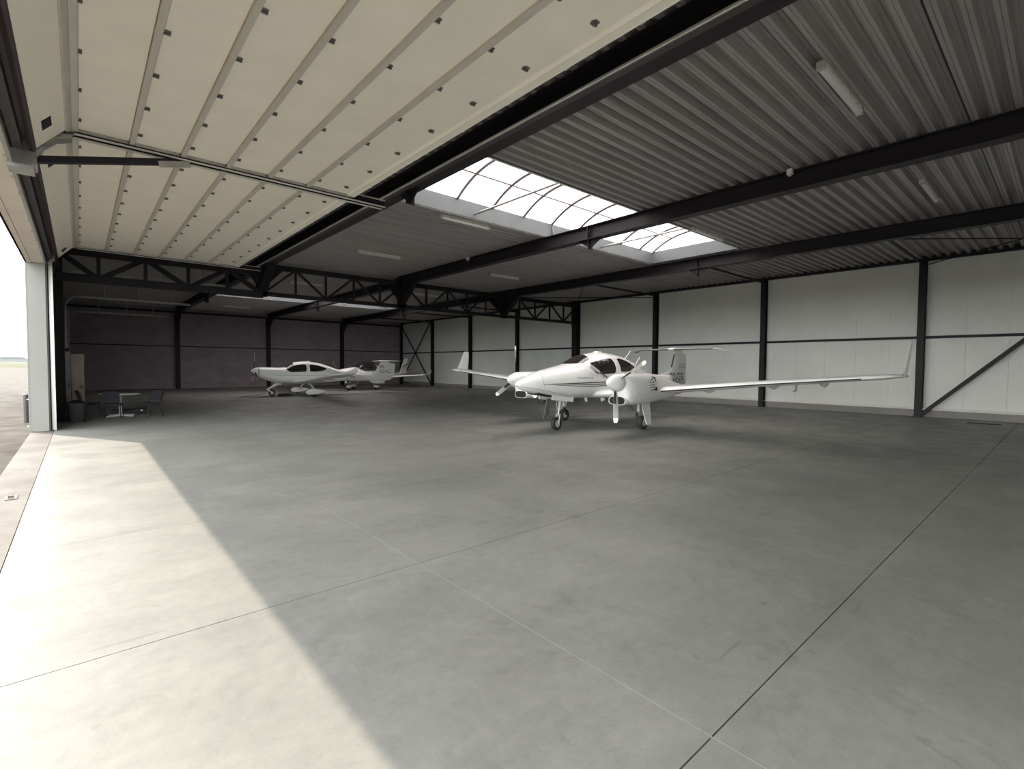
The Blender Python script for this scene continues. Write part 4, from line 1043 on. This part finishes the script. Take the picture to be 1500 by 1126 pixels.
def sqr(h, z, n_=24, e=0.35): return [(h * math.copysign(abs(math.cos(a)) ** e, math.cos(a)), h * math.copysign(abs(math.sin(a)) ** e, math.sin(a)), z) for a in [2 * PI * k / n_ for k in range(n_)]]
MB().rings([sqr(0.20, 0.0), sqr(0.205, 0.02), sqr(0.235, 0.54)]).build('body', 'plastic_black', b, smooth=40)
MB().rings([sqr(0.255, 0.535), sqr(0.255, 0.575), sqr(0.235, 0.585)]).build('rim', 'plastic_black', b, smooth=40)
MB().rings([sqr(0.23, 0.58), sqr(0.20, 0.61, e=0.5), sqr(0.12, 0.64, e=0.7), sqr(0.06, 0.665, e=0.9), sqr(0.02, 0.67, e=1)]).build('lid', 'plastic_black', b, smooth=50)
for s in (-1, 1):
    MB().box(-0.06, 0.06, s * 0.25 - 0.012, s * 0.25 + 0.012, 0.48, 0.52).build('grip', 'plastic_black', b)
# tall cabinets along the front wall
def cabinet(label, loc, w, d, h, mt, ring):
    c = tag(empty('tall_cabinet', loc), label, 'cabinet', 'tall cabinets by the doorway')
    MB().box(-w / 2, w / 2, -d / 2, d / 2, 0.04, h).build('body', mt, c)
    MB().box(-w / 2 + 0.02, w / 2 - 0.02, -d / 2 + 0.03, d / 2 - 0.02, 0.0, 0.04).build('plinth', 'steel_dark', c)
    dr = MB().box(-w / 2 + 0.008, w / 2 - 0.008, -d / 2 - 0.018, -d / 2, 0.06, h - 0.02).build('door', mt, c)
    if ring:
        ro = [(w / 2 - 0.085 + 0.042 * math.cos(a), -d / 2 - 0.026, 0.98 + 0.042 * math.sin(a)) for a in [2 * PI * k / 16 for k in range(17)]]
        MB().tube(ro, 0.012, 6).build('ring_handle', 'plastic_black', dr)
    else:
        MB().box(w / 2 - 0.05, w / 2 - 0.03, -d / 2 - 0.04, -d / 2 - 0.018, 0.95, 1.15).build('handle', 'plastic_black', dr)
    return c
cabinet('tall tan cabinet with a round ring handle behind the waste bin', (-0.055, 23.05, 0), 0.34, 0.50, 2.12, 'cabinet_tan', True)
cabinet('tall grey cabinet against the front wall, beside the tan one', (-0.365, 22.75, 0), 0.24, 0.6, 2.20, 'cabinet_grey', False)
k = tag(empty('box_file', (-0.33, 22.7, 2.20)), 'small dark box sitting on top of the tall grey cabinet', 'box')
MB().box(-0.07, 0.07, -0.10, 0.10, 0.0, 0.09).build('body', 'plastic_black', k)
MB().box(-0.075, 0.075, -0.105, 0.105, 0.09, 0.11).build('lid', 'plastic_black', k)
k = tag(empty('push_broom', (-0.32, 21.75, 0)), 'push broom with a dark handle leaning beside the cabinets', 'broom')
MB().tube([(0.05, 0.0, 0.10), (-0.16, 0.62, 1.32)], 0.014, 8).build('handle', 'wood', k)
MB().bar((-0.05, 0.0, 0.085), (0.21, 0.0, 0.085), 0.07, 0.04).build('head', 'wood', k)
MB().bar((-0.05, 0.0, 0.034), (0.21, 0.0, 0.034), 0.08, 0.066).build('bristles', 'fabric_black', k)

# drain plate near the back wall, socket plate in the sill, bollard outside
k = tag(empty('floor_drain', (22.35, 1.85, 0)), 'dark rectangular drain grate in the floor by the back wall at right', 'drain')
MB().box(-0.16, 0.16, -0.42, 0.42, 0.0, 0.006).build('frame', 'dark_cavity', k)
for i in range(9): MB().box(-0.14, 0.14, -0.38 + 0.088 * i, -0.335 + 0.088 * i, 0.006, 0.012).build('slat', 'steel_dark', k)
k = tag(empty('floor_socket', (-0.72, 9.25, 0.004), rad(4)), 'small rusty mullion socket plate let into the sunlit door sill', 'floor socket')
for x0, x1, y0, y1 in ((-0.06, 0.06, -0.13, -0.10), (-0.06, 0.06, 0.10, 0.13), (-0.06, -0.03, -0.10, 0.10), (0.03, 0.06, -0.10, 0.10)):
    MB().box(x0, x1, y0, y1, 0, 0.012).build('frame', 'wood', k)
MB().box(-0.03, 0.03, -0.10, 0.10, 0.0, 0.003).build('slot', 'dark_cavity', k)
k = tag(empty('bollard', (-1.27, 21.2, -0.03)), 'short round metal bollard standing outside the doorway jamb', 'bollard')
MB().tube([(0, 0, 0), (0, 0, 0.85)], 0.062, 20).build('tube', 'bollard_steel', k, smooth=40)
MB().lathe([(0, 0.064), (0.012, 0.064), (0.02, 0.05)], (0, 0, 0.85), (0, 0, 1), 20).build('cap', 'bollard_steel', k, smooth=40)

# strip lights under the deck
def strip_light(label, x0, x1, y, z=5.80):
    k = tag(empty('strip_light', ((x0 + x1) / 2, y, z)), label, 'light', 'strip lights under the roof')
    L_ = (x1 - x0) / 2
    MB().box(-L_ + 0.03, L_ - 0.03, -0.045, 0.045, 0.045, 0.104).build('housing', 'fixture_white', k)
    MB().rings([[(x, 0.058 * math.cos(a), 0.045 + 0.062 * math.sin(a)) for a in [PI + PI * j / 10 for j in range(11)]] for x in (-L_ + 0.04, L_ - 0.04)]).build('diffuser', 'fixture_white', k, smooth=40)
    for s in (-1, 1): MB().box(s * L_ - 0.04, s * L_ + 0.04, -0.052, 0.052, -0.01, 0.09).build('end_cap', 'aircraft_grey', k)
    for x in [-L_ * 0.66 + L_ * 0.44 * j for j in range(4)]:
        for s in (-1, 1): MB().box(x - 0.012, x + 0.012, s * 0.055 - 0.006, s * 0.055 + 0.006, 0.03, 0.055).build('clip', 'hinge_steel', k)
for lab, x0, x1, y in (('unlit strip light beside the curb of the bright rooflight, near the overhead door', 7.45, 9.1, 11.42),
                       ('unlit strip light at the upper right, largest of the strip lights', 7.53, 9.30, 2.34),
                       ('unlit strip light on the deck right of the middle roof beam', 13.75, 15.5, 2.26),
                       ('unlit strip light along the right edge of the rooflight far end', 13.55, 15.35, 7.42),
                       ('unlit strip light near the back wall behind the third roof beam', 20.7, 22.4, 9.65),
                       ('dim strip light between the first two roof beams, close to the truss', 7.5, 9.2, 16.9),
                       ('dim strip light between the second and third roof beams, close to the truss', 13.7, 15.4, 17.1),
                       ('dim strip light just beyond the truss in the far bay', 7.8, 9.4, 25.4),
                       ('dim strip light close to the dark far wall', 7.6, 9.3, 39.2),
                       ('dim strip light beyond the truss, right of the far middle beam', 14.2, 15.9, 24.6)):
    strip_light(lab, x0, x1, y)
for lab, x, y in (('small white sensor box on the middle roof beam, near the truss', 11.10, 15.2), ('small white sensor box on the middle roof beam, at the right', 11.10, 3.97)):
    k = tag(empty('sensor_box', (x, y, 5.82)), lab, 'sensor', 'sensor boxes on the middle beam')
    MB().box(-0.05, 0.05, -0.05, 0.05, -0.03, 0.08).build('housing', 'fixture_white', k)
    MB().lathe([(0, 0.04), (0.02, 0.035), (0.035, 0.015)], (0, 0, -0.03), (0, 0, -1), 12).build('lens', 'aircraft_grey', k)

# far buildings beyond the airfield
def far_building(label, x, y, w, d, h, rh, nwin):
    k = tag(empty('airfield_building', (x, y, 2.0)), label, 'building', 'buildings beyond the airfield')
    MB().box(-w / 2, w / 2, 0, d, -1.0, h).build('wall', 'far_wall_pale', k)
    MB().prism([(-w / 2 - 0.4, h), (w / 2 + 0.4, h), (w / 2 - 2, h + rh), (-w / 2 + 2, h + rh)], 'y', -0.4, d).build('roof', 'far_roof', k)
    for i in range(nwin):
        xx = -w / 2 + (i + 0.5) * w / nwin
        MB().box(xx - w / nwin * 0.28, xx + w / nwin * 0.28, -0.08, 0.0, h * 0.35, h * 0.8).build('window', 'far_glass', k)
far_building('long low pale building on the horizon beyond the grass', -33.5, 380, 24, 12, 2.2, 1.0, 8)
far_building('small pale building at the far left on the horizon', -75, 390, 22, 12, 3.0, 1.2, 6)
for lab, x, y, w, h in (('low dark tree clump beside the long pale building', -18, 395, 12, 3.4), ('wide tree clump far beyond the airfield', -54, 400, 18, 4.0)):
    k = tag(empty('tree_clump', (x, y, 2.0)), lab, 'trees', 'trees on the horizon')
    random.seed(int(w * 10))
    m = MB()
    for i in range(16):
        cx, r = (random.random() - 0.5) * w, 1.0 + random.random() * 0.6
        m.lathe([(-r, 0.1), (-r * 0.6, r * 0.8), (0, r), (r * 0.6, r * 0.75), (r * 0.95, 0.15)], (cx, random.random() * 3, h - r - random.random() * 1.2 - 1.2 * abs(cx) / w * 2), (0, 0, 1), 9)
    m.build('crown', 'far_trees', k, smooth=60)
    MB().tube([(0, 1, -0.6), (0, 1, h * 0.7)], 0.3, 8).build('trunk', 'wood', k)
